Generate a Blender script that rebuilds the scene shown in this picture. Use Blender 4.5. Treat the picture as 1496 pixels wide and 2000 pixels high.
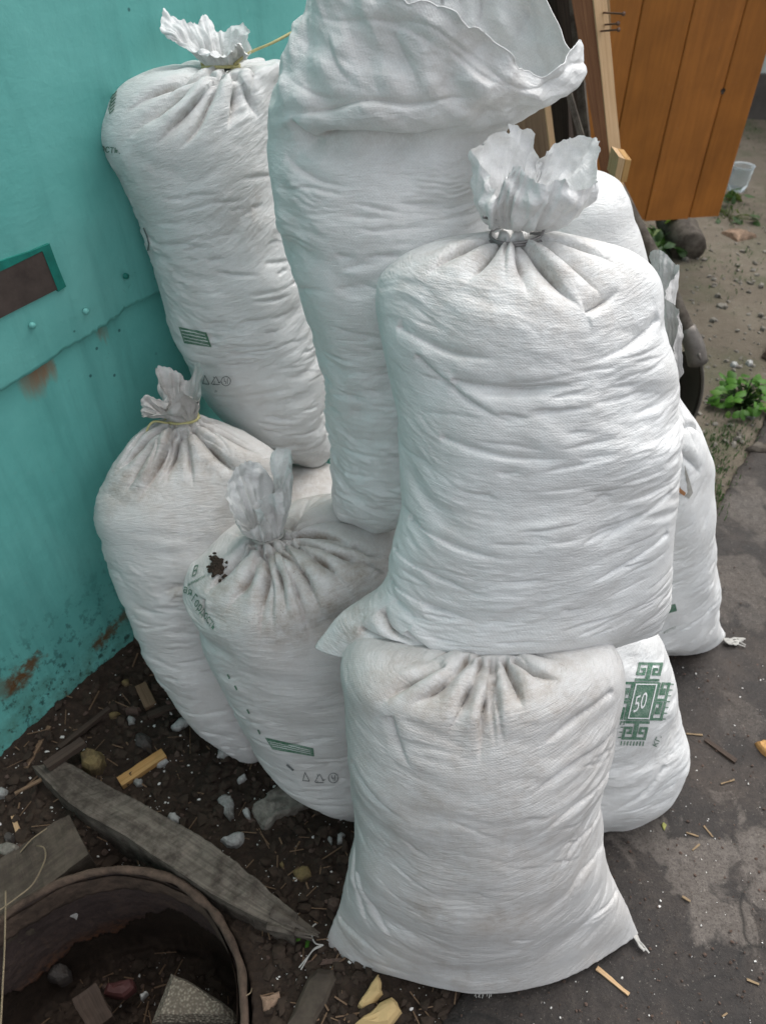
import bpy, math, random
import numpy as np
from mathutils import Vector
from mathutils.bvhtree import BVHTree

for o in list(bpy.data.objects):
    bpy.data.objects.remove(o)
SC = bpy.context.scene
COL = SC.collection
rnd = random.Random(7)
R = math.radians

# ------------------------------------------------------------------ camera, sky, sun, exposure
FPX, PITCH, CAMH = 1500.0, R(42.3), 1.5
cam = bpy.data.cameras.new('camera')
cam.sensor_fit = 'VERTICAL'; cam.sensor_height = 36.0; cam.sensor_width = 26.93; cam.lens = 27.0
cam.clip_start = 0.02; cam.clip_end = 400
cam.dof.use_dof = True; cam.dof.focus_distance = 1.1; cam.dof.aperture_fstop = 6.5
camo = bpy.data.objects.new('camera', cam); COL.objects.link(camo)
camo.location = (0, 0, CAMH); camo.rotation_euler = (math.pi/2-PITCH, 0, 0)
SC.camera = camo

SUN_EL, SUN_AZ = R(62), R(35)          # azimuth measured from +Y (into the picture) towards +X
w = bpy.data.worlds.new('World'); SC.world = w; w.use_nodes = True
nt = w.node_tree; nt.nodes.clear()
wo = nt.nodes.new('ShaderNodeOutputWorld'); bg = nt.nodes.new('ShaderNodeBackground')
sky = nt.nodes.new('ShaderNodeTexSky'); sky.sky_type = 'NISHITA'; sky.sun_disc = False
sky.sun_elevation = SUN_EL; sky.sun_rotation = SUN_AZ; sky.air_density = 1.0; sky.dust_density = 4.0; sky.ozone_density = 1.0
hs = nt.nodes.new('ShaderNodeHueSaturation'); hs.inputs['Saturation'].default_value = 0.22   # overcast: a grey sky
nt.links.new(sky.outputs[0], hs.inputs['Color']); nt.links.new(hs.outputs[0], bg.inputs['Color'])
bg.inputs['Strength'].default_value = 0.15
nt.links.new(bg.outputs[0], wo.inputs[0])
sl = bpy.data.lights.new('sun', 'SUN'); sl.energy = 0.5; sl.angle = R(60); sl.color = (1.0, 0.975, 0.94)
so = bpy.data.objects.new('sun', sl); COL.objects.link(so)
sd = Vector((math.sin(SUN_AZ)*math.cos(SUN_EL), math.cos(SUN_AZ)*math.cos(SUN_EL), math.sin(SUN_EL)))
so.rotation_euler = sd.to_track_quat('Z', 'Y').to_euler(); so.location = (2, 2, 5)
SC.view_settings.view_transform = 'Standard'; SC.view_settings.look = 'None'
SC.view_settings.gamma = 1.0; SC.view_settings.exposure = 0.98; SC.view_settings.use_curve_mapping = False
SC.render.engine = 'CYCLES'; SC.cycles.max_bounces = 6; SC.cycles.diffuse_bounces = 4

# ------------------------------------------------------------------ geometry helpers
A3 = np.array
CP, SP = math.cos(PITCH), math.sin(PITCH)
CAM = A3([0, 0, CAMH])
def ray(px, py):
    a, v = (px-748)/FPX, (1000-py)/FPX
    return A3([a, CP+v*SP, -SP+v*CP])
def on_z(px, py, z=0.0):
    d = ray(px, py); return CAM+d*((z-CAMH)/d[2])
def on_y(px, py, y):
    d = ray(px, py); return CAM+d*(y/d[1])
def on_plane(px, py, p0, n):
    d = ray(px, py); return CAM+d*(np.dot(p0-CAM, n)/np.dot(d, n))
def project(P):
    q = P-CAM
    dep = q[..., 1]*CP-q[..., 2]*SP
    up = q[..., 1]*SP+q[..., 2]*CP
    return 748+q[..., 0]/dep*FPX, 1000-up/dep*FPX, dep
def nrm(v): return v/(np.linalg.norm(v, axis=-1, keepdims=True)+1e-12)
def sstep(a, b, x):
    t = np.clip((x-a)/(b-a), 0, 1); return t*t*(3-2*t)

_prng = np.random.RandomState(3)
_perm = _prng.permutation(256); _perm = np.concatenate([_perm, _perm, _perm])
_grad = nrm(_prng.normal(size=(256, 3)))
def pn(x, y, z, seed=0):
    """gradient noise, about -1..1"""
    x = np.asarray(x, float)+seed*17.31; y = np.asarray(y, float)+seed*9.73; z = np.asarray(z, float)+seed*5.19
    xi, yi, zi = np.floor(x).astype(int), np.floor(y).astype(int), np.floor(z).astype(int)
    xf, yf, zf = x-xi, y-yi, z-zi
    u, v, w_ = [t*t*t*(t*(t*6-15)+10) for t in (xf, yf, zf)]
    xi &= 255; yi &= 255; zi &= 255
    def g(i, j, k):
        gi = _grad[_perm[_perm[_perm[(xi+i) & 255]+((yi+j) & 255)]+((zi+k) & 255)] & 255]
        return gi[..., 0]*(xf-i)+gi[..., 1]*(yf-j)+gi[..., 2]*(zf-k)
    def L(a, b, t): return a+(b-a)*t
    return 1.6*L(L(L(g(0,0,0), g(1,0,0), u), L(g(0,1,0), g(1,1,0), u), v),
                 L(L(g(0,0,1), g(1,0,1), u), L(g(0,1,1), g(1,1,1), u), v), w_)

def hermite(x, Y, q):
    """smooth curve through Y(x), arrays of any trailing shape, sampled at q"""
    x = A3(x, float); Y = A3(Y, float); n = len(x)
    d = (Y[1:]-Y[:-1])/(x[1:]-x[:-1]).reshape((-1,)+(1,)*(Y.ndim-1))
    m = np.zeros_like(Y); m[0] = d[0]; m[-1] = d[-1]
    h = (x[1:]-x[:-1]).reshape((-1,)+(1,)*(Y.ndim-1))
    m[1:-1] = (d[:-1]*h[1:]+d[1:]*h[:-1])/(h[1:]+h[:-1])
    i = np.clip(np.searchsorted(x, q, side='right')-1, 0, n-2)
    hh = (x[i+1]-x[i]); t = (q-x[i])/hh
    sh = (-1,)+(1,)*(Y.ndim-1); t = t.reshape(sh); hh = hh.reshape(sh)
    t2, t3 = t*t, t*t*t
    return (2*t3-3*t2+1)*Y[i]+(t3-2*t2+t)*hh*m[i]+(-2*t3+3*t2)*Y[i+1]+(t3-t2)*hh*m[i+1]

def tag(o, label=None, cat=None, group=None, kind=None):
    if label: o['label'] = label
    if cat: o['category'] = cat
    if group: o['group'] = group
    if kind: o['kind'] = kind
    return o
def empty(name, loc, label=None, cat=None, group=None):
    o = bpy.data.objects.new(name, None); COL.objects.link(o); o.location = tuple(loc); o.empty_display_size = 0.05
    return tag(o, label, cat, group)
def mesh(name, V, F, mats, uv=None, attrs=None, smooth=True, fmat=None):
    me = bpy.data.meshes.new(name)
    V = np.asarray(V, float).reshape(-1, 3)
    if isinstance(F, np.ndarray):
        nf, k = F.shape
        me.vertices.add(len(V)); me.vertices.foreach_set('co', V.ravel())
        me.loops.add(nf*k); me.loops.foreach_set('vertex_index', F.ravel().astype(np.int32))
        me.polygons.add(nf)
        me.polygons.foreach_set('loop_start', np.arange(0, nf*k, k, dtype=np.int32))
        me.update(calc_edges=True); me.validate()
    else:
        me.from_pydata([tuple(v) for v in V], [], [tuple(f) for f in F]); me.update()
    if not isinstance(mats, (list, tuple)): mats = [mats]
    for m in mats: me.materials.append(m)
    if uv is not None:
        li = np.zeros(len(me.loops), dtype=np.int32); me.loops.foreach_get('vertex_index', li)
        ul = me.uv_layers.new(name='UVMap'); ul.data.foreach_set('uv', np.asarray(uv, float)[li].ravel())
    for k_, a in (attrs or {}).items():
        at = me.attributes.new(k_, 'FLOAT', 'POINT'); at.data.foreach_set('value', np.asarray(a, np.float32).ravel())
    if fmat is not None: me.polygons.foreach_set('material_index', np.asarray(fmat, np.int32))
    me.polygons.foreach_set('use_smooth', np.full(len(me.polygons), smooth))
    return me
def add(name, V, F, mats, parent=None, origin=None, **kw):
    """one mesh object; V in world coordinates, kept relative to the parent thing or to origin"""
    off = A3(parent.location) if (parent is not None and origin is None) else (A3(origin, float) if origin is not None else np.zeros(3))
    p = parent
    o = bpy.data.objects.new(name, mesh(name, np.asarray(V, float).reshape(-1, 3)-off, F, mats, **kw)); COL.objects.link(o)
    if parent is not None: o.parent = parent
    elif origin is not None: o.location = tuple(off)
    return o
def sub(name, V, F, mats, part, thing, **kw):
    """a sub-part: child of a part (itself at the thing's origin)"""
    o = bpy.data.objects.new(name, mesh(name, np.asarray(V, float).reshape(-1, 3)-A3(thing.location), F, mats, **kw)); COL.objects.link(o)
    o.parent = part; return o
def grid_faces(nv, nu, wrap=True):
    i = np.arange(nv-1)[:, None]; j = np.arange(nu if wrap else nu-1)[None, :]
    j2 = (j+1) % nu
    return np.stack([(i*nu+j), (i*nu+j2), ((i+1)*nu+j2), ((i+1)*nu+j)], -1).reshape(-1, 4)
def spline(pts, n):
    pts = A3(pts, float); s = np.concatenate([[0], np.cumsum(np.linalg.norm(np.diff(pts, axis=0), axis=1)+1e-6)])
    return hermite(s, pts, np.linspace(0, s[-1], n))
def tube_geo(pts, rad, n=8, steps=None):
    P = spline(pts, steps or max(4, len(pts)*4)) if len(pts) > 2 else A3(pts, float)
    m = len(P); r = np.interp(np.linspace(0, 1, m), np.linspace(0, 1, len(rad)), rad) if hasattr(rad, '__len__') else np.full(m, rad)
    T = nrm(np.gradient(P, axis=0)); ref = A3([0.31, 0.17, 0.93]); X = nrm(np.cross(T, ref)); Y = np.cross(T, X)
    a = np.linspace(0, 2*math.pi, n, endpoint=False)
    V = P[:, None]+r[:, None, None]*(np.cos(a)[None, :, None]*X[:, None]+np.sin(a)[None, :, None]*Y[:, None])
    F = [tuple(f) for f in grid_faces(m, n)]+[tuple(range(n))[::-1], tuple((m-1)*n+k for k in range(n))]
    return V.reshape(-1, 3), F
def merge(geos):
    V, F, k = [], [], 0
    for v, f in geos:
        v = np.asarray(v, float).reshape(-1, 3); V.append(v); F += [tuple(int(i)+k for i in ff) for ff in f]; k += len(v)
    return np.concatenate(V), F
def hexa(c):
    """box from 8 corners: 4 lower (ccw from above) then 4 upper"""
    return A3(c, float), [(3, 2, 1, 0), (4, 5, 6, 7), (0, 1, 5, 4), (1, 2, 6, 5), (2, 3, 7, 6), (3, 0, 4, 7)]

# ------------------------------------------------------------------ material helpers
class NB:
    def __init__(s, name):
        s.m = bpy.data.materials.new(name); s.m.use_nodes = True; s.t = s.m.node_tree
        s.b = s.t.nodes['Principled BSDF']; s.out = s.t.nodes['Material Output']
    def n(s, typ, props=None, **ins):
        nd = s.t.nodes.new(typ)
        for k, v in (props or {}).items(): setattr(nd, k, v)
        for k, v in ins.items():
            k = k.replace('_', ' ')
            key = int(k[1:]) if k[0] == 'i' and k[1:].isdigit() else k
            s.put(nd.inputs[key], v)
        return nd
    def put(s, sock, v):
        if isinstance(v, bpy.types.NodeSocket): s.t.links.new(v, sock)
        elif isinstance(v, bpy.types.Node): s.t.links.new(v.outputs[0], sock)
        else: sock.default_value = v
    def set(s, **ins):
        for k, v in ins.items(): s.put(s.b.inputs[k.replace('_', ' ')], v)
    def math(s, op, a, b=0.0, c=None):
        nd = s.t.nodes.new('ShaderNodeMath'); nd.operation = op
        s.put(nd.inputs[0], a); s.put(nd.inputs[1], b)
        if c is not None: s.put(nd.inputs[2], c)
        return nd.outputs[0]
    def mix(s, f, a, b, mode='MIX'):
        nd = s.t.nodes.new('ShaderNodeMix'); nd.data_type = 'RGBA'; nd.blend_type = mode
        s.put(nd.inputs[0], f)
        for i, v in ((6, a), (7, b)):
            s.put(nd.inputs[i], v if not isinstance(v, tuple) else (v+(1,) if len(v) == 3 else v))
        return nd.outputs[2]
    def ramp(s, f, *stops):
        nd = s.t.nodes.new('ShaderNodeValToRGB'); el = nd.color_ramp.elements
        while len(el) < len(stops): el.new(0.5)
        for e, (p, c) in zip(el, stops):
            e.position = p; e.color = (c, c, c, 1) if not isinstance(c, tuple) else c+(1,)
        s.put(nd.inputs[0], f); return nd.outputs[0]
    def noise(s, vec, scale, detail=4, rough=0.55, dist=0.0):
        nd = s.n('ShaderNodeTexNoise', None, Scale=scale, Detail=detail, Roughness=rough, Distortion=dist)
        if vec is not None: s.put(nd.inputs['Vector'], vec)
        return nd.outputs[0]
    def mapping(s, vec, scale=(1, 1, 1), rot=(0, 0, 0), loc=(0, 0, 0)):
        return s.n('ShaderNodeMapping', None, Vector=vec, Scale=scale, Rotation=rot, Location=loc).outputs[0]
    def bump(s, h, strength=0.5, dist=0.001, normal=None):
        nd = s.n('ShaderNodeBump', None, Strength=strength, Distance=dist, Height=h)
        if normal is not None: s.put(nd.inputs['Normal'], normal)
        return nd.outputs[0]
    def obj(s): return s.n('ShaderNodeTexCoord').outputs['Object']
    def gen(s): return s.n('ShaderNodeTexCoord').outputs['Generated']
    def pos(s): return s.n('ShaderNodeNewGeometry').outputs['Position']
    def uv(s): return s.n('ShaderNodeTexCoord').outputs['UV']
    def attr(s, name): return s.n('ShaderNodeAttribute', dict(attribute_name=name)).outputs['Fac']

def flat_mat(name, col, rough=0.7, var=0.25, scale=40, bump=0.3, bdist=0.002, spec=0.3, metal=0.0):
    b = NB(name); n1 = b.noise(b.obj(), scale, 6, 0.65); n2 = b.noise(b.obj(), scale*0.2, 3)
    f = b.math('ADD', b.math('MULTIPLY', n1, 0.6), b.math('MULTIPLY', n2, 0.4))
    lo = tuple(c*(1-var) for c in col); hi = tuple(min(1, c*(1+var)) for c in col)
    b.set(Base_Color=b.ramp(f, (0.3, lo), (0.7, hi)), Roughness=rough, Specular_IOR_Level=spec, Metallic=metal,
          Normal=b.bump(n1, bump, bdist))
    return b.m

def sack_mat(name, base=(0.80, 0.81, 0.80), trans=0.0, film=False):
    b = NB(name); uv = b.uv(); sep = b.n('ShaderNodeSeparateXYZ', None, Vector=uv)
    p = 0.0044
    sag = b.n('ShaderNodeCombineXYZ', None, X=sep.outputs[0], Y=b.math('ADD', sep.outputs[1], b.attr('sag'))).outputs[0]
    su = b.math('SINE', b.math('MULTIPLY', sep.outputs[0], 2*math.pi/p)); sv = b.math('SINE', b.math('MULTIPLY', sep.outputs[1], 2*math.pi/p))
    weave = b.math('ADD', b.math('MULTIPLY', su, sv), b.math('MULTIPLY', b.noise(b.mapping(uv, (700, 90, 1)), 1.0, 2), 1.2))
    weave = b.math('ADD', weave, b.math('MULTIPLY', b.noise(b.mapping(uv, (90, 700, 1), loc=(3, 1, 0)), 1.0, 2), 1.2))
    fine = b.math('ADD', b.noise(b.mapping(sag, (24, 105, 1)), 1.0, 5, 0.66, 0.9), b.math('MULTIPLY', b.noise(b.mapping(sag, (60, 290, 1), loc=(5, 2, 0)), 1.0, 4, 0.6, 0.7), 0.55))
    iso = b.noise(b.obj(), 75, 6, 0.7)
    nrm1 = b.bump(fine, b.ramp(b.noise(b.obj(), 6, 3), (0.36, 0.25), (0.62, 0.8)), 0.0036)
    nrm2 = b.bump(iso, 0.45, 0.0025, nrm1)
    nrm3 = b.bump(weave, 0.18 if not film else 0.10, 0.0006, nrm2)
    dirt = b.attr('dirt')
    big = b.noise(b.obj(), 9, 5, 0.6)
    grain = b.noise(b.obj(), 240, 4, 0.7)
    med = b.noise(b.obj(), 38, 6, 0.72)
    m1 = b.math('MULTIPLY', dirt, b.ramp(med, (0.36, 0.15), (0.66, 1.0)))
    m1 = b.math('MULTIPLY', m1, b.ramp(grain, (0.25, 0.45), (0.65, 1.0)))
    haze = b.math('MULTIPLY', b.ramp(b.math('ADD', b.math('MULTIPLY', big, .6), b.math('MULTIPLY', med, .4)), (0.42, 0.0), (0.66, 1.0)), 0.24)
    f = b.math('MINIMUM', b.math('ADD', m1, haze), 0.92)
    streak = b.noise(b.mapping(uv, (420, 5, 1)), 1.0, 3, 0.6)
    c0 = b.mix(b.ramp(streak, (0.4, 0.0), (0.75, 0.35)), base, tuple(c*0.9 for c in base))
    gr2 = b.noise(b.mapping(uv, (420, 420, 1)), 1.0, 3, 0.7)
    tape = b.noise(b.mapping(uv, (6, 330, 1), loc=(1, 7, 0)), 1.0, 3, 0.6)
    c0 = b.mix(b.ramp(tape, (0.4, 0.0), (0.7, 0.45)), c0, tuple(c*0.9 for c in base))
    c0 = b.mix(b.ramp(b.math('MULTIPLY', su, sv), (-0.6, 0.30), (0.6, 0.0)), c0, tuple(c*0.80 for c in base))
    c0 = b.mix(b.ramp(gr2, (0.36, 0.5), (0.56, 0.0)), c0, tuple(c*0.78 for c in base))
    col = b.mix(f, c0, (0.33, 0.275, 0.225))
    spk = b.n('ShaderNodeTexVoronoi', dict(feature='F1'), Vector=b.obj(), Scale=210.0)
    gate = b.math('MULTIPLY', b.ramp(spk.outputs['Distance'], (0.10, 1.0), (0.17, 0.0)),
                  b.ramp(b.noise(b.obj(), 17, 3), (0.56, 0.0), (0.66, 1.0)))
    gate = b.math('MULTIPLY', gate, b.math('MINIMUM', b.math('ADD', b.math('MULTIPLY', dirt, 1.2), 0.12), 1.0))
    col = b.mix(gate, col, (0.07, 0.05, 0.04))
    b.set(Base_Color=col, Roughness=0.44, Specular_IOR_Level=0.45, Normal=nrm3)
    if trans > 0:
        tr = b.n('ShaderNodeBsdfTranslucent', None, Color=(0.85, 0.86, 0.85, 1), Normal=nrm3)
        mx = b.n('ShaderNodeMixShader', None, Fac=trans); b.put(mx.inputs[1], b.b); b.put(mx.inputs[2], tr)
        b.put(b.out.inputs['Surface'], mx)
    return b.m
M = {}
M['sack'] = sack_mat('woven_polypropylene')
M['sack_dusty_shaded'] = sack_mat('woven_polypropylene_dusty_shaded', (0.655, 0.65, 0.635))  # dusty tone, with the front bottom sack's shade also put into the base colour
M['sack_grey'] = sack_mat('woven_polypropylene_soiled', (0.66, 0.65, 0.635))
M['sack_thin'] = sack_mat('woven_polypropylene_thin', (0.80, 0.81, 0.80), 0.04)
M['film'] = sack_mat('thin_polypropylene', (0.86, 0.865, 0.855), 0.04, True)
def print_mat(name, col, wear=.32):
    b = NB(name); g_ = b.obj(); n = b.noise(g_, 420, 4, .7); n2 = b.noise(g_, 40, 5, .7)
    f = b.math('MULTIPLY', b.ramp(b.math('ADD', b.math('MULTIPLY', n, .65), b.math('MULTIPLY', n2, .35)), (.44, 0.), (.62, 1.)), wear)
    b.set(Base_Color=b.mix(f, col, (.70, .71, .69)), Roughness=.55, Specular_IOR_Level=.3); return b.m
M['print_green'] = print_mat('green_print', (0.050, 0.145, 0.085))
M['print_black'] = print_mat('grey_print', (0.11, 0.12, 0.12))
M['twine_yellow'] = flat_mat('yellow_twine', (0.55, 0.50, 0.24), 0.5, 0.2, 200)
M['twine_grey'] = flat_mat('grey_twine', (0.42, 0.41, 0.38), 0.6, 0.25, 200)
M['wire'] = flat_mat('rusty_wire', (0.24, 0.23, 0.225), 0.45, 0.3, 200, metal=0.6)

# ------------------------------------------------------------------ sacks
class Sack:
    def __init__(s, levels, p0, lean=0.0, yaw=0.0, nv=300, nu=(220, 60), seed=0, wr=1.0, skew=(0, 0), und=1.0, rim=None, back_rim=None, grime=0.5):
        h = A3([math.sin(R(yaw)), -math.cos(R(yaw)), 0.0]); z = A3([0, 0, 1.0])
        s.n = math.cos(R(lean))*h+math.sin(R(lean))*z
        s.up = math.cos(R(lean))*z-math.sin(R(lean))*h
        s.p0 = A3(p0, float); s.seed = seed
        Ls, Rs, bs, ex, ps = [], [], [], [], []
        for lv in levels:
            lx, ly, rx, ry, b = lv[:5]
            n = lv[5] if len(lv) > 5 else 2.15
            push = lv[6] if len(lv) > 6 else 0.0
            q = s.p0+s.n*push
            Ls.append(on_plane(lx, ly, q, s.n)); Rs.append(on_plane(rx, ry, q, s.n)); bs.append(b); ex.append(n)
        Ls, Rs = A3(Ls), A3(Rs); C = (Ls+Rs)/2
        dz = np.linalg.norm(np.diff(C, axis=0), axis=1)+0.5*np.abs(np.diff(np.linalg.norm(Rs-Ls, axis=1)/2))
        sl_ = np.concatenate([[0], np.cumsum(dz+1e-4)])
        q = np.linspace(0, sl_[-1], nv)
        L_, R_, b_, e_ = [hermite(sl_, Y, q) for Y in (Ls, Rs, A3(bs), A3(ex))]
        nf, nb = nu
        uu = np.concatenate([np.linspace(0, 0.24, nb//2, endpoint=False), np.linspace(0.24, 0.76, nf, endpoint=False), np.linspace(0.76, 1.0, nb//2, endpoint=False)])
        s.u = uu; NU = len(uu)
        P = np.zeros((nv, NU, 3)); psi = np.linspace(0, 2*math.pi, 721); sn, cs = np.sin(psi), np.cos(psi)
        s.circ = np.zeros(nv)
        for i in range(nv):
            e = 2.0/max(e_[i], 1.05)
            ex_ = min(e, 1.0); e = 1+(e-1)*1.9 if e > 1 else e      # below 2 the section becomes a lens with pointed sides
            X = -np.sign(sn)*np.abs(sn)**ex_; Y = -np.sign(cs)*np.abs(cs)**e
            A = (R_[i]-L_[i])/2; la = np.linalg.norm(A); bb = max(b_[i], 0.004)
            ds = np.hypot(np.diff(X)*la, np.diff(Y)*bb); cum = np.concatenate([[0], np.cumsum(ds)]); s.circ[i] = cum[-1]
            pp = np.interp(uu, cum/cum[-1], psi); sp_, cp_ = np.sin(pp), np.cos(pp)
            x = -np.sign(sp_)*np.abs(sp_)**ex_; y = -np.sign(cp_)*np.abs(cp_)**e
            P[i] = (L_[i]+R_[i])/2+x[:, None]*A+y[:, None]*bb*s.n
        if rim is not None: P = s.cut(P, rim, back_rim)
        s.base = P; s.nv, s.nu = nv, NU
        s.V = np.concatenate([[0], np.cumsum(np.linalg.norm(np.diff(P[:, int(np.argmin(abs(uu-.5)))], axis=0), axis=1))])
        s.N = s.normals(P); s.d = np.zeros((nv, NU)); s.dirt = np.zeros((nv, NU))
        s.wr, s.skew, s.und = wr*1.6, skew, und; s.grime = grime
        px, py, dep = project(P); s.px, s.py = px, py
        s.front = np.einsum('ijk,ijk->ij', s.N, CAM-P) > 0
        s.neck = P[-1].mean(0)
        s.rng = random.Random(seed*13+5)
    @staticmethod
    def normals(P):
        du = np.roll(P, -1, 1)-np.roll(P, 1, 1); dv = np.gradient(P, axis=0)
        return nrm(np.cross(du, dv))
    def cut(s, P, rim, back_rim, i0=0.62):
        """shorten the columns of the mouth so that its front rim follows the given outline"""
        nv, NU = P.shape[:2]; k = np.ones(NU); px, py, _ = project(P); a = int(nv*i0)
        rx, ry = A3(rim, float).T; bx, by = A3(back_rim, float).T
        for j in range(NU):
            fr = 0.27 < s.u[j] < 0.77
            tgt = np.interp(px[:, j], rx, ry) if fr else np.interp(px[:, j], bx, by)
            ok = np.nonzero(py[a:, j] < tgt[a:])[0]
            k[j] = (a+ok[0])/(nv-1) if len(ok) else 1.0
        for _ in range(4): k = (np.roll(k, 1)+2*k+np.roll(k, -1))/4
        k = k+0.006*pn(s.u*40, 0*s.u, 0*s.u, 5)+0.003*pn(s.u*130, 0*s.u, 0*s.u, 6)
        out = P.copy(); rows = np.arange(nv)
        for j in range(NU):
            q = np.where(rows > a, a+(rows-a)*((k[j]*(nv-1)-a)/(nv-1-a)), rows)
            for c in range(3): out[:, j, c] = np.interp(q, rows, P[:, j, c])
        return out
    def at(s, px, py):
        d2 = (s.px-px)**2+(s.py-py)**2+np.where(s.front, 0, 1e9)
        return np.unravel_index(np.argmin(d2), d2.shape)
    def p3(s, px, py):
        i, j = s.at(px, py); return s.base[i, j]
    def stroke3(s, Q, depth, w, side=1, ws=1.0, we=0.0, lip=0.2, ramp=0.05, grime=0.0, slit=0.5):
        lo, hi = Q.min(0)-4*w, Q.max(0)+4*w
        msk = np.all((s.base > lo) & (s.base < hi), -1)
        I = np.nonzero(msk)
        if len(I[0]) == 0: return
        P = s.base[I]; N = s.N[I]
        best = np.full(len(P), 1e9); tt = np.zeros(len(P)); sg = np.zeros(len(P))
        m = len(Q)-1
        for k in range(m):
            a, b = Q[k], Q[k+1]; ab = b-a; l2 = ab@ab+1e-12
            t = np.clip(((P-a)@ab)/l2, 0, 1); v = P-(a+t[:, None]*ab)
            d = np.linalg.norm(v, axis=1); c = np.einsum('ij,ij->i', np.cross(ab/math.sqrt(l2), N), v)
            up = d < best; best[up] = d[up]; tt[up] = ((k+t)/m)[up]; sg[up] = np.sign(c)[up]
        x = best*np.where(sg == 0, 1, sg)*side
        ax_ = np.abs(x)
        g = np.where(x >= 0, -np.exp(-ax_/w), -np.exp(-ax_/(0.16*w)))+lip*np.exp(-((ax_-1.1*w)/(0.7*w))**2)-slit*np.exp(-(ax_/0.0026)**2)
        tap = ws+(we-ws)*sstep(0.45, 1, tt); tap = tap*sstep(0, ramp, tt+1e-3) if ramp > 0 else tap
        s.d[I] += depth*tap*g
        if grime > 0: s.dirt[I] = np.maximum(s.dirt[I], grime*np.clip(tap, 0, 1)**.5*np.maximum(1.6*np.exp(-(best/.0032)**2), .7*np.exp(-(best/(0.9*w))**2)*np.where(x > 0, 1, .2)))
    def stroke(s, pts, depth=0.006, w=0.012, side=1, ws=1.0, we=0.0, **kw):
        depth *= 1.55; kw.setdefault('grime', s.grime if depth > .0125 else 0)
        Q = A3([s.p3(*p) for p in pts])
        if len(Q) > 2: Q = spline(Q, 4*len(Q))
        s.stroke3(Q, depth, w, side, ws, we, **kw)
    def pleats(s, n, length=(0.07, 0.2), depth=0.011, w=0.012, front=True, back=True):
        ring = s.nv-2
        for k in range(n):
            u0 = (k+s.rng.uniform(0.15, 0.85))/n
            if not front and 0.25 < u0 < 0.75: continue
            ln = s.rng.uniform(*length); drift = s.rng.uniform(-0.05, 0.05)
            j0 = int(np.argmin(abs(s.u-u0))); acc = 0; Q = [s.base[ring, j0]]; i = ring
            while acc < ln and i > 3:
                i -= 3; u1 = (u0+drift*acc/ln) % 1; j = int(np.argmin(abs(s.u-u1)))
                q = s.base[i, j]; acc += np.linalg.norm(q-Q[-1]); Q.append(q)
            Q = spline(A3(Q[::3]+[Q[-1]]), 10) if len(Q) > 6 else A3(Q)
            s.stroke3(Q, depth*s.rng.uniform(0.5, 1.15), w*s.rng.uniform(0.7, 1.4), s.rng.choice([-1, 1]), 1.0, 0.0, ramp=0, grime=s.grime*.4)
    def creases(s, n, v0=0.03, v1=None, depth=0.0022, w=0.007, tilt=0.0, curve=0.0, ulo=0.2, uhi=0.8):
        v1 = v1 if v1 is not None else s.V[-1]*0.72
        for k in range(n):
            u0 = s.rng.uniform(ulo, uhi); vv = s.rng.uniform(v0, v1); ln = s.rng.uniform(0.03, 0.13)
            tl = tilt+s.rng.gauss(0, 0.10)+curve*(u0-.5)
            Q = []
            for t in np.linspace(-0.5, 0.5, 7):
                u1 = (u0+t*ln) % 1; v_ = vv+t*ln*tl+s.rng.uniform(-.0012, .0012)
                i = int(np.clip(np.searchsorted(s.V, v_), 1, s.nv-2)); j = int(np.argmin(abs(s.u-u1)))
                Q.append(s.base[i, j])
            s.stroke3(spline(A3(Q), 9), depth*s.rng.uniform(0.4, 1.2), w*s.rng.uniform(0.6, 1.5), s.rng.choice([1, 1, -1]), 1.0, 0.0, lip=0.15, ramp=0.35)
    def soil(s, px, py, rad, k=0.8):
        c = s.p3(px, py); d = np.linalg.norm(s.base-c, axis=-1)
        s.dirt = np.maximum(s.dirt, k*np.exp(-(d/rad)**2))
    def crumple(s, P, amp, f=14, seed=0, n=7):
        r = np.random.RandomState(seed+77); out = 0
        wx = 0.02*pn(P[..., 0]*9, P[..., 1]*9, P[..., 2]*9, seed)
        for k in range(n):
            dr = nrm(r.normal(size=3)); ff = f*(0.6+1.6*r.rand()); t = (P@dr+wx*r.uniform(-1, 1))*ff+r.rand()
            out = out+(np.abs((t % 1)-.5)*4-1)/ (ff/f)
        return amp*out/n*1.6
    def finish(s, film_from=None):
        th = s.u*2*math.pi; X = np.cos(th)[None, :]*0.16+0*s.V[:, None]; Y = np.sin(th)[None, :]*0.16+0*X; V = s.V[:, None]+0*X
        Vs = V+s.skew[0]*(s.u-.5)[None, :]+s.skew[1]*((s.u-.5)**2)[None, :]
        sd = s.seed; s.sag = np.broadcast_to(Vs-V, V.shape)
        wv = 0.018*pn(X*7, Y*7, V*7, sd+1)+0.006*pn(X*20, Y*20, V*20, sd+6)
        m = 0.1+0.9*sstep(-0.3, 0.5, pn(X*7, Y*7, V*9, sd+2)); m2 = 0.12+0.88*sstep(-0.25, 0.45, pn(X*10, Y*10, V*14, sd+3))
        top = s.V[-1]-V; env = 0.25+0.75*sstep(0.03, 0.2, top)
        fill = 1.0
        Vs = Vs+0.05*pn(X*5, Y*5, V*4, sd+31)
        fa = lambda n: np.where(n > 0, .22*n, n)+.25
        n1 = fa(pn(X*8, Y*8, (Vs+wv)*20, sd+4)); n2 = fa(pn(X*14, Y*14, (Vs+wv*0.8)*46, sd+5)); n3 = np.abs(pn(X*30, Y*30, (Vs+wv*.6)*105, sd+9))
        edge = (0.62+0.38*np.clip(np.abs(s.u-.5)/.18, 0, 1)**1.5)[None, :]
        d = s.d+s.wr*env*edge*(0.0064*m*(n1-.25)+0.0036*m2*(n2-.25)+0.0016*m*(n3-.25))
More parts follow.
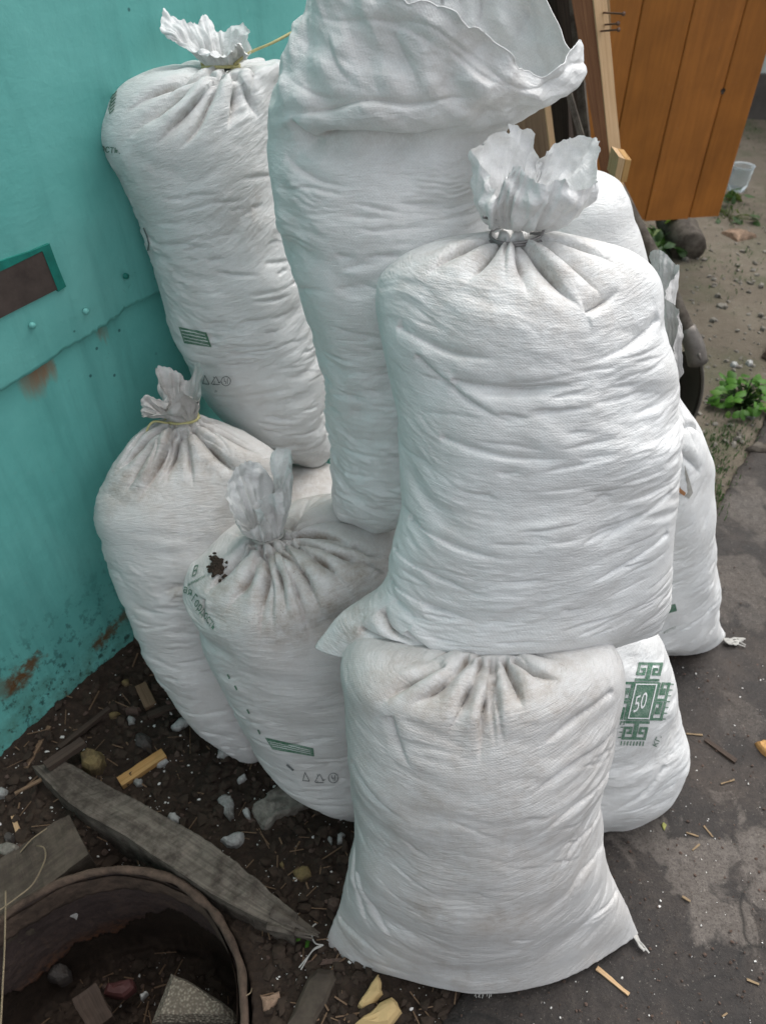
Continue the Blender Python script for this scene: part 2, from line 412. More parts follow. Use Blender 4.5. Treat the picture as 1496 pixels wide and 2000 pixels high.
        d = d+s.und*(0.010*pn(X*5, Y*5, V*6, sd+7)+0.005*pn(X*11, Y*11, V*13, sd+8))*sstep(0, .12, top)
        r = s.circ[:, None]/(2*math.pi)
        if film_from is not None:
            k = sstep(film_from-.05, film_from+.05, V)
            d = d*(1-0.5*k)+k*(s.crumple(s.base, 0.013, 12, sd)+s.crumple(s.base, 0.005, 33, sd+1))
        d = np.clip(d, -0.62*r, 0.05)
        s.P = s.base+s.N*d[..., None]
        return s
    def body(s, thing, mat, cap_top=False, extra=None, name='bag'):
        V = s.P.reshape(-1, 3); F = grid_faces(s.nv, s.nu)
        uv = np.stack([np.broadcast_to(s.u[None, :], (s.nv, s.nu)), np.broadcast_to(s.V[:, None], (s.nv, s.nu))], -1).reshape(-1, 2)
        dirt = s.dirt.ravel()
        # bottom: rings shrinking to the middle, so the base is closed
        c = s.P[0].mean(0); cap = []; uvc = []
        for t in (0.66, 0.33, 0.02):
            cap.append(c+(s.P[0]-c)*t); uvc.append(np.stack([s.u*t, np.full(s.nu, -0.2*(1-t))], -1))
        nb = len(V); V = np.concatenate([V]+cap); uv = np.concatenate([uv]+uvc); dirt = np.concatenate([dirt, np.zeros(3*s.nu)])
        F2 = grid_faces(4, s.nu)
        idx = np.concatenate([np.arange(s.nu), nb+np.arange(3*s.nu)])
        F2 = idx[F2][:, ::-1]
        if cap_top:
            c = s.P[-1].mean(0); k = len(V); V = np.concatenate([V, c+(s.P[-1]-c)*.05]); uv = np.concatenate([uv, uv[nb-s.nu:nb]]); dirt = np.concatenate([dirt, np.zeros(s.nu)])
            F2 = np.concatenate([F2, np.concatenate([nb-s.nu+np.arange(s.nu), k+np.arange(s.nu)])[grid_faces(2, s.nu)]])
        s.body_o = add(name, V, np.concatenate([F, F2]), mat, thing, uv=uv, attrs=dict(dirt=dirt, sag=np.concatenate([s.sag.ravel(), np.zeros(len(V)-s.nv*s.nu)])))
        return s.body_o
    def bvh(s):
        if not hasattr(s, '_bvh'):
            s._bvh = BVHTree.FromPolygons([tuple(v) for v in s.P.reshape(-1, 3)], grid_faces(s.nv, s.nu).tolist())
        return s._bvh
    def drape(s, pts2, off=0.0009):
        """photo-plane outline of a print, laid on the cloth"""
        out = []
        for p in pts2:
            d = Vector(ray(*p)).normalized(); h = s.bvh().ray_cast(Vector(CAM), d)
            if h[0] is None:
                i, j = s.at(*p); out.append(s.P[i, j]+s.N[i, j]*off)
            else:
                nn = h[1] if h[1].dot(d) < 0 else -h[1]
                out.append(A3(h[0])+A3(nn)*off-A3(d)*off*0.5)
        return A3(out)

def ruffle_geo(neck, ring_r, rim, up, nt=46, nu=260, crum=(0.009, 0.004), seed=0, belly=0.08, lift=0.02, bulge=0.35, fray=0.002, wave=0.0):
    """the gathered mouth above a tie: rim = [(px, py, forward)] round the mouth (starting at the back, going left, front, right)"""
    C = A3([on_plane(p[0], p[1], neck-A3([0, 1, 0])*p[2], A3([0, -1.0, 0.25])/math.hypot(1, .25)) for p in rim])
    m = len(C); idx = np.arange(-3, m+3) % m
    E = C[idx]; sx = np.arange(-3, m+3, dtype=float); q = np.linspace(0, m, nu, endpoint=False)
    rimc = hermite(sx, E, q)
    th = np.linspace(0, 2*math.pi, nu, endpoint=False)
    cen = rimc.mean(0); side = A3([1.0, 0, 0])
    back = nrm(np.cross(up, side))
    r0 = neck+ring_r*(-np.sin(th)[:, None]*side*1.2+np.cos(th)[:, None]*back)
    t = np.linspace(0, 1, nt)[:, None, None]
    mid = r0*0.62+rimc*0.38+up*lift+nrm(rimc-cen)*bulge*0.02+(rimc-cen)*belly
    rs = np.random.RandomState(seed)
    P = (1-t)**2*r0+2*t*(1-t)*mid+t*t*rimc
    fr = np.convolve(np.concatenate([rs.normal(size=nu)]*3), [0.25, .5, .25], 'same')[nu:2*nu]
    P = P+(t**6)*(fr*fray)[None, :, None]*nrm(rimc-r0)[None]
    du = np.roll(P, -1, 1)-np.roll(P, 1, 1); dv = np.gradient(P, axis=0); N = nrm(np.cross(du, dv))
    tl = t[..., 0]
    k1 = Sack.crumple(None, P, crum[0], 17, seed)+Sack.crumple(None, P, crum[1], 42, seed+1)
    f = np.abs(pn(np.cos(th)[None, :]*3.2+0*tl, np.sin(th)[None, :]*3.2+0*tl, tl*0.8, seed+2))-.25
    g1 = pn(np.cos(th)[None, :]*5+0*tl, np.sin(th)[None, :]*5+0*tl, tl*0.7, seed+3); g2 = pn(np.cos(th)[None, :]*11+0*tl, np.sin(th)[None, :]*11+0*tl, tl*0.9, seed+4)
    pl = (.012*np.where(g1 > 0, .25*g1, g1)+.006*np.where(g2 > 0, .25*g2, g2))*np.minimum(1, tl*5)*(1-.55*tl)
    P = P+N*((k1*(0.25+0.75*tl)*np.minimum(1, tl*4)+wave*f*np.sin(np.pi*np.minimum(1, tl*1.1))**.7+pl)[..., None])
    L = np.linalg.norm(rimc-r0, axis=1).mean()
    uv = np.stack([np.broadcast_to(th/(2*math.pi), (nt, nu)), np.broadcast_to(tl*L, (nt, nu))], -1).reshape(-1, 2)
    return P, uv
def ruffle(thing, neck, ring_r, rim, up=(0, 0.1, 1), mat=None, dirt=0.0, **kw):
    P, uv = ruffle_geo(A3(neck), ring_r, rim, nrm(A3(up, float)), **kw)
    nt, nu = P.shape[:2]
    dd = np.full((nt, nu), dirt)
    return add('gathered_mouth', P.reshape(-1, 3), grid_faces(nt, nu), mat or M['film'], thing, uv=uv, attrs=dict(dirt=dd))
def tie(thing, neck, r, mat, turns=2.2, tr=0.0022, ends=(), name='tie', sx=1.25, dz=0.0):
    n = int(20*turns); pts = []
    for k in range(n):
        a = 2*math.pi*k/20.0; pts.append(A3(neck)+A3([math.cos(a)*r*sx, math.sin(a)*r, dz+0.005*(k/20.0-turns/2)+0.002*math.sin(a*1.7)]))
    g = [tube_geo(pts, tr, 7, n*2)]
    for e in ends: g.append(tube_geo(e, tr*0.85, 6))
    V, F = merge(g); return add(name, V, F, mat, thing)

SG = 'white woven sacks heaped against the teal wall'
def sack_thing(S, label): 
    b = S.P[0].mean(0)
    return empty('woven_sack', b, label, 'sack', SG)

# E: the upper sack of the front stack
E = Sack([(622,1266,1286,1236,.072,1.45),(654,1216,1299,1195,.098,1.6),(742,1150,1304,1120,.108,2.0),(772,1060,1309,1040,.118),(790,950,1314,940,.122),
          (785,840,1318,820,.123),(764,730,1316,720,.122),(745,640,1308,640,.117),(736,580,1300,585,.108),(744,538,1285,532,.094),(785,500,1238,490,.075),(860,470,1150,465,.055),
          (945,450,1062,450,.032),(980,440,1028,440,.016)], (0.14, .72, .52), 20, 0, nv=480, nu=(370, 60), seed=1, skew=(0.0, -0.9), grime=.45)
for pts, d, w_, sd in [([(1015,450),(1050,500),(1100,570),(1140,610)],.011,.018,1),([(1030,450),(1090,495),(1150,540),(1190,590)],.008,.014,-1),([(1002,452),(1012,510),(1030,590)],.009,.014,-1),
        ([(985,452),(955,500),(905,560)],.010,.016,1),([(975,448),(900,480),(820,545)],.008,.014,-1),([(1025,445),(1120,470),(1215,520)],.007,.012,1),([(1140,610),(1170,595),(1220,560)],.006,.012,-1),
        ([(1300,620),(1230,680),(1140,715)],.005,.012,1),([(770,640),(880,690),(1000,705)],.004,.012,-1),([(880,740),(1010,760),(1180,735)],.004,.013,1),
        ([(810,690),(900,770),(1030,840)],.003,.008,1),([(860,850),(980,890),(1130,900)],.003,.010,-1),([(740,1190),(760,1235),(830,1270)],.009,.012,-1),([(790,1235),(820,1262),(850,1282)],.006,.010,1),
        ([(700,1225),(780,1262),(860,1290)],.006,.012,1),([(1310,960),(1230,1030),(1150,1080)],.003,.010,1),([(1308,1040),(1230,1110),(1130,1150)],.003,.010,1),
        ([(800,1010),(900,1070),(1020,1100)],.004,.010,-1),([(775,1070),(860,1130),(960,1170)],.004,.010,-1),([(760,1130),(850,1190),(960,1225)],.004,.010,-1)]:
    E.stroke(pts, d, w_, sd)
E.pleats(12, (.05, .13), .006, .012); E.creases(90, tilt=0.05, curve=1.0, depth=.0026, w=.009)
E.soil(960,500,.10,.55); E.soil(1080,520,.10,.5); E.soil(690,1225,.06,.7); E.soil(1000,440,.05,.5); E.finish()
# F: the sack it lies on
F_ = Sack([(632,1846,1243,1822,.098,1.3),(648,1808,1226,1786,.105,1.5),(678,1730,1190,1712,.135,1.85),(690,1620,1172,1600,.147),(684,1500,1176,1490,.147),(675,1400,1192,1395,.142),
          (673,1340,1205,1330,.134),(680,1292,1208,1276,.124),(705,1262,1190,1250,.095),(840,1248,1080,1244,.045),(930,1247,995,1247,.018)], (0.14, .505, 0), 17, 0, nv=330, nu=(290, 60), seed=2, skew=(-0.18, -1.7), wr=.75, grime=.9)
for pts, d, w_, sd in [([(915,1280),(850,1345),(795,1380)],.011,.014,-1),([(940,1280),(905,1365),(866,1450)],.012,.014,-1),([(958,1280),(945,1390),(935,1500)],.012,.013,-1),([(985,1280),(1012,1335),(1026,1395)],.011,.014,1),([(968,1280),(975,1380),(985,1470)],.007,.010,1),([(1000,1280),(1060,1310),(1100,1330)],.008,.014,1),
        ([(870,1300),(790,1340),(735,1390)],.007,.014,1),([(970,1310),(966,1400),(968,1470)],.005,.010,1),
        ([(1200,1350),(1120,1420),(1040,1470)],.004,.012,1),([(1195,1420),(1110,1500),(1010,1560)],.004,.012,-1),([(1185,1500),(1110,1580),(1030,1640)],.0035,.012,1),([(1178,1580),(1120,1660),(1070,1740)],.003,.010,1),
        ([(1180,1640),(1140,1710),(1100,1800)],.003,.010,1),([(1200,1740),(1160,1800),(1110,1850)],.003,.009,1),([(690,1480),(740,1560),(800,1600)],.004,.014,1),
        ([(690,1640),(700,1740),(740,1830)],.0035,.010,-1),([(700,1700),(730,1780),(790,1850)],.0035,.010,-1),([(660,1790),(700,1830),(760,1870)],.003,.009,-1),([(760,1400),(775,1450),(810,1510)],.003,.014,1)]:
    F_.stroke(pts, d, w_, sd)
F_.pleats(10, (.05, .1), .005, .010); F_.creases(30, tilt=-0.45, curve=1.2, v0=.1, depth=.0016)
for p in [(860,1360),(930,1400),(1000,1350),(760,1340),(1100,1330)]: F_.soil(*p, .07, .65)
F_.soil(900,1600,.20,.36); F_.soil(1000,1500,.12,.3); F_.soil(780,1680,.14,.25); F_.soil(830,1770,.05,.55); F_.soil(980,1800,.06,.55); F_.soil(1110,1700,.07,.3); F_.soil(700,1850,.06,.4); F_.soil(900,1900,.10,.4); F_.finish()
# D: low sack with the whitish mouth
D = Sack([(590,1520,800,1560,.08),(525,1462,800,1500,.13),(470,1370,800,1400,.146),(422,1275,790,1300,.152),(385,1195,785,1220,.152),(364,1140,785,1130,.155,2.15,-.01),(376,1100,788,1065,.16,2.15,-.025),
          (412,1066,765,1028,.145,2.15,-.03),(462,1048,660,1015,.095,2.15,-.015),(495,1044,560,1036,.03),(508,1044,542,1040,.016)], (-.05, .80, 0), 14, 0, nv=320, nu=(270, 70), seed=3, wr=.9, skew=(-.1, -.6), grime=1.0)
for pts, d, w_, sd in [([(535,1060),(545,1130),(570,1210)],.012,.016,1),([(520,1062),(512,1150),(510,1260)],.012,.016,-1),([(510,1060),(480,1130),(440,1200)],.012,.018,-1),([(550,1055),(600,1130),(640,1220)],.011,.016,1),
        ([(560,1050),(640,1100),(700,1180)],.010,.016,1),([(500,1060),(440,1110),(400,1170)],.010,.016,-1),([(570,1045),(670,1060),(760,1110)],.010,.016,-1),([(565,1040),(620,1035),(690,1060)],.010,.014,1),
        ([(560,1030),(600,990),(650,960)],.008,.014,-1),([(540,1060),(580,1160),(610,1260)],.008,.012,-1),([(525,1062),(530,1160),(540,1250)],.006,.012,1),([(560,1036),(590,985),(610,935)],.008,.014,1),([(565,1040),(640,1010),(690,1020)],.008,.014,-1),([(575,1050),(680,1085),(770,1135)],.009,.016,1),([(690,1060),(720,1080),(770,1085)],.006,.012,-1),([(400,1170),(395,1210),(410,1230)],.007,.010,1)]:
    D.stroke(pts, d, w_, sd)
D.pleats(14, (.06, .16), .008, .012); D.creases(80, tilt=0.1, v1=.33, depth=.0028)
for p in [(530,1100),(470,1150),(600,1110),(560,1200),(640,1180),(700,1110),(430,1180),(600,960)]: D.soil(*p, .065, .85)
D.finish()
# C: low greyish sack against the wall
C_ = Sack([(440,1458,512,1452,.07),(365,1392,530,1400,.10),(300,1305,520,1300,.122),(258,1220,510,1200,.132),(226,1120,520,1100,.136),(198,1040,530,1020,.132),(189,985,545,960,.122),
          (210,925,552,910,.102),(250,868,505,860,.077),(293,830,425,822,.046),(325,815,388,810,.018)], (-.30, .905, 0), 22, 12, nv=310, nu=(250, 60), seed=4, wr=.9, skew=(0.0, .1), grime=.9)
for pts, d, w_, sd in [([(335,830),(280,900),(240,970)],.011,.016,1),([(345,835),(310,900),(275,975)],.012,.018,-1),([(355,835),(335,890),(325,940),(330,950)],.013,.02,-1),([(365,835),(372,900),(380,960)],.006,.012,1),
        ([(375,832),(430,890),(480,940)],.011,.018,1),([(385,825),(440,850),(520,900)],.010,.016,-1),([(390,815),(450,825),(540,890)],.009,.014,1),([(325,828),(270,870),(225,930)],.009,.014,-1)]:
    C_.stroke(pts, d, w_, sd)
C_.pleats(12, (.06, .15), .007, .012); C_.creases(100, tilt=0.02, v1=.5, depth=.0028)
for p in [(330,900),(280,930),(420,900),(480,920),(240,940),(350,860)]: C_.soil(*p, .06, .85)
C_.soil(350,1155,.018,1.0); C_.soil(400,1000,.15,.25); C_.finish()
# A: tall tied sack at the back left
A_ = Sack([(525,868,650,880,.08),(440,806,655,830,.12),(385,742,648,740,.135),(346,662,636,640,.142),(313,565,612,540,.145),(286,480,588,440,.145),(256,395,562,350,.143),(222,320,547,280,.138),
          (203,255,538,212,.13),(210,203,542,165,.115),(248,158,552,120,.092),(318,132,525,120,.065),(385,128,475,122,.032),(408,127,455,124,.016)], (-.28, 1.36, .5), 5, 8, nv=340, nu=(240, 60), seed=5, skew=(-.22, -.35))
for pts, d, w_, sd in [([(425,140),(330,210),(235,300)],.010,.016,1),([(430,142),(370,210),(300,290)],.010,.016,-1),([(440,142),(410,200),(380,260),(345,300)],.010,.016,1),([(450,140),(455,200),(440,260)],.009,.014,-1),
        ([(415,138),(320,165),(240,230)],.009,.014,-1),([(460,140),(490,200),(500,240)],.008,.014,1),([(410,132),(330,130),(255,165)],.007,.014,1)]:
    A_.stroke(pts, d, w_, sd)
A_.pleats(16, (.06, .15), .008, .012); A_.creases(130, tilt=-0.05, v1=.62, depth=.003)
A_.soil(430,135,.05,.5); A_.soil(505,400,.05,.35); A_.finish()
# B: tall open sack in the middle
B_ = Sack([(672,1012,800,1000,.05,1.8),(651,975,880,960,.09),(643,880,960,860,.12),(628,760,985,740,.13),(603,640,990,620,.132),(575,520,985,500,.132),(541,410,975,390,.125),(521,320,975,300,.112),
          (514,272,985,252,.098),(512,222,1030,222,.116),(530,165,1078,190,.122),(560,100,1114,162,.117),(595,20,1126,95,.122),(628,-90,1112,20,.13),(640,-170,1095,-60,.13)], (0.05, 1.0, .58), 9, 0, nv=400, nu=(270, 80), seed=6, skew=(-.05, -.2), wr=1.6,
          rim=[(560,-60),(630,-40),(700,-20),(793,0),(844,14),(872,21),(942,65),(988,102),(1012,130),(1058,152),(1100,130),(1122,100),(1140,60)],
          back_rim=[(600,-80),(900,-90),(1000,-60),(1060,-10),(1090,30),(1120,90),(1140,100)])
for pts, d, w_, sd in [([(590,282),(690,264),(800,268),(880,254),(965,232)],.009,.018,1),([(535,232),(640,214),(720,196),(800,205),(900,192),(1010,214)],.008,.016,-1),([(560,150),(640,190),(700,196)],.005,.016,1),([(870,90),(930,140),(1010,185)],.006,.016,-1),([(760,60),(800,120),(830,190)],.005,.014,1),([(560,230),(600,275),(640,285)],.006,.014,1),
        ([(640,60),(660,130),(720,190)],.004,.014,1),([(700,30),(800,60),(900,120)],.004,.012,-1),([(545,300),(620,350),(700,370)],.004,.014,-1),
        ([(660,1000),(690,1015),(750,1010)],.004,.008,1)]:
    B_.stroke(pts, d, w_, sd, ramp=0.2)
B_.creases(120, tilt=-0.03, v1=.6, depth=.0032)
iv = int(np.argmin(abs(B_.py[:, int(np.argmin(abs(B_.u-.5)))]-215)))
for q in [(800,190),(950,200),(850,130)]: B_.soil(*q, .07, .25)
B_.stroke3(spline(A3([B_.base[-16-int(4*math.sin(k*1.3)), int(np.argmin(abs(B_.u-t)))] for k, t in enumerate(np.linspace(.3, .78, 12))]), 40), .0035, .006, 1, 1, 1, ramp=0)
for t, dr in ((.93, .02), (.03, -.02), (.12, .02), (.86, .03), (.98, -.03)):
    B_.stroke3(spline(A3([B_.base[-1-k*12, int(np.argmin(abs(B_.u-(t+dr*k/5)%1)))] for k in range(6)]), 14), -.016, .022, 1, 1, 0, ramp=0)
B_.finish(film_from=B_.V[iv])
# G: lower sack at the right with the green emblem
G = Sack([(1000,1560,1232,1585,.08),(980,1500,1288,1525,.12),(975,1420,1326,1448,.136),(975,1340,1313,1360,.136),(975,1270,1301,1285,.122),(985,1212,1284,1226,.1),(1050,1172,1230,1180,.06),(1100,1160,1150,1160,.02)],
         (.36, .765, 0), 10, 14, nv=220, nu=(190, 50), seed=7, skew=(-.3, -.6))
G.stroke([(1310,1500),(1250,1560),(1190,1590)],.004,.014,1); G.creases(30, tilt=.3, v0=.02, v1=.25); G.finish()
# H: sack at the right edge with the torn side
H = Sack([(1120,1250,1416,1246,.06,1.55),(1120,1210,1403,1208,.10,1.8),(1130,1130,1388,1130,.12),(1140,1030,1384,1030,.126),(1150,940,1382,930,.122),(1158,875,1376,872,.112),(1185,820,1350,812,.09),
          (1235,780,1328,775,.05),(1275,745,1316,742,.024)], (.68, 1.17, 0), 6, 10, nv=260, nu=(190, 50), seed=8, skew=(-.5, -.8))
H.pleats(18, (.06, .14), .008, .011); H.creases(40, tilt=.45, v0=.02, v1=.5)
H.stroke([(1322,880),(1350,900),(1370,930)],.006,.014,1); H.stroke([(1320,840),(1350,830),(1375,850)],.005,.012,1); H.finish()
# I: sack standing behind the front stack
I_ = Sack([(985,950,1280,950,.1),(980,820,1275,820,.14),(980,600,1262,600,.15),(985,480,1242,478,.145),(998,425,1229,428,.13),(1035,375,1213,368,.10),(1085,348,1193,342,.06),(1120,338,1165,334,.02)],
          (.45, 1.5, .0), 4, 6, nv=150, nu=(110, 40), seed=9, wr=.6)
I_.creases(20, v0=.2, v1=1.0); I_.finish()
# K: sack buried under the back row
K_ = Sack([(450,1230,720,1240,.1),(440,1140,730,1140,.14),(450,1020,725,1020,.14),(470,965,712,965,.12),(510,935,670,935,.08),(560,918,620,918,.02)], (-.08, 1.27, 0), 4, 10, nv=110, nu=(100, 30), seed=10)
K_.creases(10); K_.soil(590, 930, .1, .8); K_.finish()

tE = sack_thing(E, 'bulging white sack atop the front stack, mouth tied with dark wire and flared')
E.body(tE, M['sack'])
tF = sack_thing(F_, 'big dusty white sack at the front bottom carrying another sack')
F_.body(tF, M['sack_dusty_shaded'], True)
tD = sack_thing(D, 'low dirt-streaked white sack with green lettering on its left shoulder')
D.body(tD, M['sack_dusty_shaded'])
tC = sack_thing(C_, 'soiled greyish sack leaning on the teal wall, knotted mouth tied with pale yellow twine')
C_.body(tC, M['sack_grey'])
tA = sack_thing(A_, 'tall tied white sack by the teal wall with recycling symbols near its foot')
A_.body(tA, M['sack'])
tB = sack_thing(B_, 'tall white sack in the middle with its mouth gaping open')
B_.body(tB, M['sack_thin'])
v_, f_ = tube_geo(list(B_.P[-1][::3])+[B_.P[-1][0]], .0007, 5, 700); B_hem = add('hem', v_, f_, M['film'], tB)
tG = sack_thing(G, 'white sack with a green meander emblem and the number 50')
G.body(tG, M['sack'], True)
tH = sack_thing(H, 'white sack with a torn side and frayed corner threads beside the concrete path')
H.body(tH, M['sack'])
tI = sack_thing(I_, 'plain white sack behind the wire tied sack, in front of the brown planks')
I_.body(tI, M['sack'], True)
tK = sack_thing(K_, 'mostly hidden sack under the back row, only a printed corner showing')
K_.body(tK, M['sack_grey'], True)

# tied mouths
ruffle(tE, E.neck, .020, [(1052,322,-.05),(1042,258,-.06),(1005,246,-.055),(958,266,-.03),(930,290,.0),(948,345,.025),(972,390,.04),(985,350,.05),(1012,322,.055),(1030,340,.06),(1062,362,.07),(1095,352,.07),(1125,372,.065),(1160,362,.05),(1174,345,.03),
        (1170,285,-.01),(1150,268,-.04),(1108,268,-.055),(1066,296,-.055)], seed=21, wave=.012, belly=.42, lift=-.008, crum=(.008, .005))
tie(tE, E.neck+A3([0, -.014, .004]), .025, M['wire'], 2.3, .0019, dz=-.012, ends=[[E.neck+A3([-.02,-.01,.012]), E.neck+A3([-.035,-.03,.02]), E.neck+A3([-.045,-.035,.024])], [E.neck+A3([.015,-.024,.0]), E.neck+A3([.028,-.034,.006]), E.neck+A3([.03,-.03,.012])]])
ruffle(tD, D.neck, .020, [(545,950,-.05),(505,905,-.05),(470,905,-.03),(452,925,-.01),(445,970,.02),(455,1010,.04),(475,1035,.05),(510,1030,.06),(515,1000,.05),(500,985,.03),(540,960,.04),(560,940,.02),(568,900,-.01),(560,878,-.04),(535,885,-.05)],
       seed=22, wave=.015, dirt=.15)
tie(tD, D.neck, .022, M['twine_grey'], 2.1, .0026)
ruffle(tC, C_.neck, .022, [(370,745,-.05),(340,722,-.05),(305,718,-.04),(315,755,-.02),(330,785,.0),(285,775,.01),(276,800,.02),(282,815,.03),(325,805,.05),(355,760,.05),(385,790,.05),(392,770,.03),(397,720,.0),(385,710,-.03)],
       seed=23, mat=M['sack_grey'], wave=.012, dirt=.3, crum=(.006, .002))
nk = C_.neck
tie(tC, nk, .024, M['twine_yellow'], 1.6, .0025, ends=[[nk+A3([-.02,-.02,0]), nk+A3([-.045,-.03,.01]), nk+A3([-.06,-.035,-.01]), nk+A3([-.062,-.04,-.03])], [nk+A3([-.015,-.025,0]), nk+A3([-.02,-.035,-.02]), nk+A3([-.024,-.045,-.055])]])
ruffle(tA, A_.neck, .022, [(430,60,-.05),(400,30,-.05),(385,45,-.03),(350,40,-.02),(322,22,-.01),(316,60,.01),(345,85,.02),(385,105,.04),(420,112,.05),(455,108,.05),(462,90,.05),(485,115,.04),(490,70,.01),(475,48,-.03)],
       seed=24, wave=.012)
nk = A_.neck
tie(tA, nk, .024, M['twine_yellow'], 1.6, .0026, ends=[[nk+A3([.02,-.01,.0]), nk+A3([.05,-.02,.02]), nk+A3([.09,-.02,.035]), nk+A3([.13,0,.05])], [nk+A3([.02,-.02,0]), nk+A3([.05,-.04,-.01]), nk+A3([.075,-.05,-.03])]])
ruffle(tH, H.neck, .018, [(1290,540,-.10),(1270,500,-.10),(1288,488,-.08),(1318,515,-.05),(1327,520,-.03),(1310,552,.0),(1297,580,.02),(1318,596,.04),(1322,622,.06),(1308,690,.08),(1280,690,.06),(1262,620,-.04)], seed=25, wave=.006, mat=M['sack_dusty_shaded'], belly=.12, fray=.0007, crum=(.005, .002))

# ------------------------------------------------------------------ wall of painted sheets
WD = A3([math.sin(R(33.5)), math.cos(R(33.5)), 0]); WN = A3([WD[1], -WD[0], 0]); WP = A3([-.70, 1.0, 0])
def wall_sz(px, py):
    q = on_plane(px, py, WP, WN)-WP; return float(q@WD), float(q[2])
def wall_pt(s, z, off=0.0): return WP+WD*s+WN*off+A3([0, 0, z])

def teal_mat(name, tone=1.0, low=False):
    b = NB(name); pos = b.pos()
    n1 = b.noise(pos, 5, 5, 0.6); n2 = b.noise(pos, 45, 6, 0.7); n3 = b.noise(b.mapping(pos, (14, 14, 1.6)), 1.0, 5, 0.65)
    c = b.ramp(n1, (0.25, (0.10*tone, 0.37*tone, 0.335*tone)), (0.55, (0.145*tone, 0.455*tone, 0.415*tone)), (0.8, (0.18*tone, 0.50*tone, 0.455*tone)))
    c = b.mix(b.ramp(n3, (0.5, 0.0), (0.72, 0.4)), c, (0.06, 0.23, 0.215))
    c = b.mix(b.ramp(n2, (0.62, 0.0), (0.74, 0.45)), c, (0.18, 0.45, 0.41))
    spk = b.n('ShaderNodeTexVoronoi', None, Vector=pos, Scale=26.0)
    c = b.mix(b.math('MULTIPLY', b.ramp(spk.outputs['Distance'], (0.06, 0.8), (0.1, 0.0)), b.ramp(b.noise(pos, 3.1, 2), (0.48, 0.0), (0.56, 1.0))), c, (0.02, 0.10, 0.10))
    sep = b.n('ShaderNodeSeparateXYZ', None, Vector=pos)
    if low:
        # splash zone: peeling, moss and rust close to the ground
        h = b.math('ADD', sep.outputs[2], b.math('MULTIPLY', b.math('SUBTRACT', b.noise(pos, 7, 4), 0.5), 0.30))
        zone = b.ramp(h, (0.04, 1.0), (0.36, 0.0))
        pit = b.ramp(b.noise(b.mapping(pos, (55, 55, 40)), 1.0, 5, 0.7), (0.53, 0.0), (0.61, 1.0))
        c = b.mix(b.math('MULTIPLY', zone, pit), c, (0.018, 0.05, 0.05))
        moss = b.math('MULTIPLY', b.ramp(h, (0.0, 1.0), (0.20, 0.0)), b.ramp(b.noise(pos, 18, 5, 0.7), (0.4, 0.0), (0.62, 0.85)))
        c = b.mix(moss, c, (0.055, 0.085, 0.035))
        for px, py, r_, k in [(40, 1325, .05, 1.0), (60, 1300, .035, .9), (195, 1255, .035, .9), (240, 1205, .035, .8), (70, 1290, .03, .7), (215, 1235, .03, .8), (10, 1345, .05, .6), (130, 1370, .03, .5)]:
            p3 = on_plane(px, py, WP, WN)
            d = b.n('ShaderNodeVectorMath', dict(operation='DISTANCE')); b.put(d.inputs[0], pos); d.inputs[1].default_value = tuple(p3)
            dd = b.math('ADD', d.outputs['Value'], b.math('MULTIPLY', b.math('SUBTRACT', b.noise(pos, 40, 5, .75), 0.5), 0.09))
            c = b.mix(b.ramp(b.math('DIVIDE', dd, r_), (0.2, k), (0.75, 0.0)), c, (0.13, 0.065, 0.025))
        for px, py, r_, k in [(65, 735, .03, .75), (80, 722, .02, .8), (95, 715, .02, .8), (195, 648, .018, .8), (50, 745, .025, .5)]:
            p3 = on_plane(px, py, WP, WN)
            v = b.n('ShaderNodeVectorMath', dict(operation='SUBTRACT')); b.put(v.inputs[0], pos); v.inputs[1].default_value = tuple(p3)
            l = b.n('ShaderNodeVectorMath', dict(operation='LENGTH')); b.put(l.inputs[0], b.mapping(v.outputs[0], (1, 1, 0.45)))
            dd = b.math('ADD', l.outputs['Value'], b.math('MULTIPLY', b.math('SUBTRACT', b.noise(b.mapping(pos, (70, 70, 12)), 1.0, 4), 0.5), 0.03))
            c = b.mix(b.ramp(b.math('DIVIDE', dd, r_), (0.2, k*.8), (0.8, 0.0)), c, (0.32, 0.13, 0.05))
    hgt = b.math('ADD', b.math('MULTIPLY', n2, 0.5), b.math('MULTIPLY', n1, 1.5))
    chp = b.ramp(b.noise(pos, 33, 6, 0.8, 0.6), (0.665, 0.0), (0.70, 0.7))
    c = b.mix(b.math('MULTIPLY', chp, b.ramp(n1, (0.45, 0.0), (0.6, 1.0))), c, (0.045, 0.17, 0.16))
    brush = b.noise(b.mapping(pos, (30, 30, 140)), 1.0, 4, 0.6)
    b.set(Base_Color=c, Roughness=b.ramp(n2, (0.3, 0.42), (0.7, 0.62)), Specular_IOR_Level=0.4, Normal=b.bump(brush, 0.25, 0.001, b.bump(hgt, 0.5, 0.004)))
    return b.m
M['teal'] = teal_mat('teal_paint', 1.0); M['teal_low'] = teal_mat('teal_paint_weathered', 1.15, True)
M['teal_dark'] = flat_mat('dark_green_paint', (0.012, 0.17, 0.135), 0.5, 0.3, 60)
M['brown_board'] = flat_mat('bare_brown_board', (0.068, 0.050, 0.043), 0.7, 0.45, 30, 0.4)

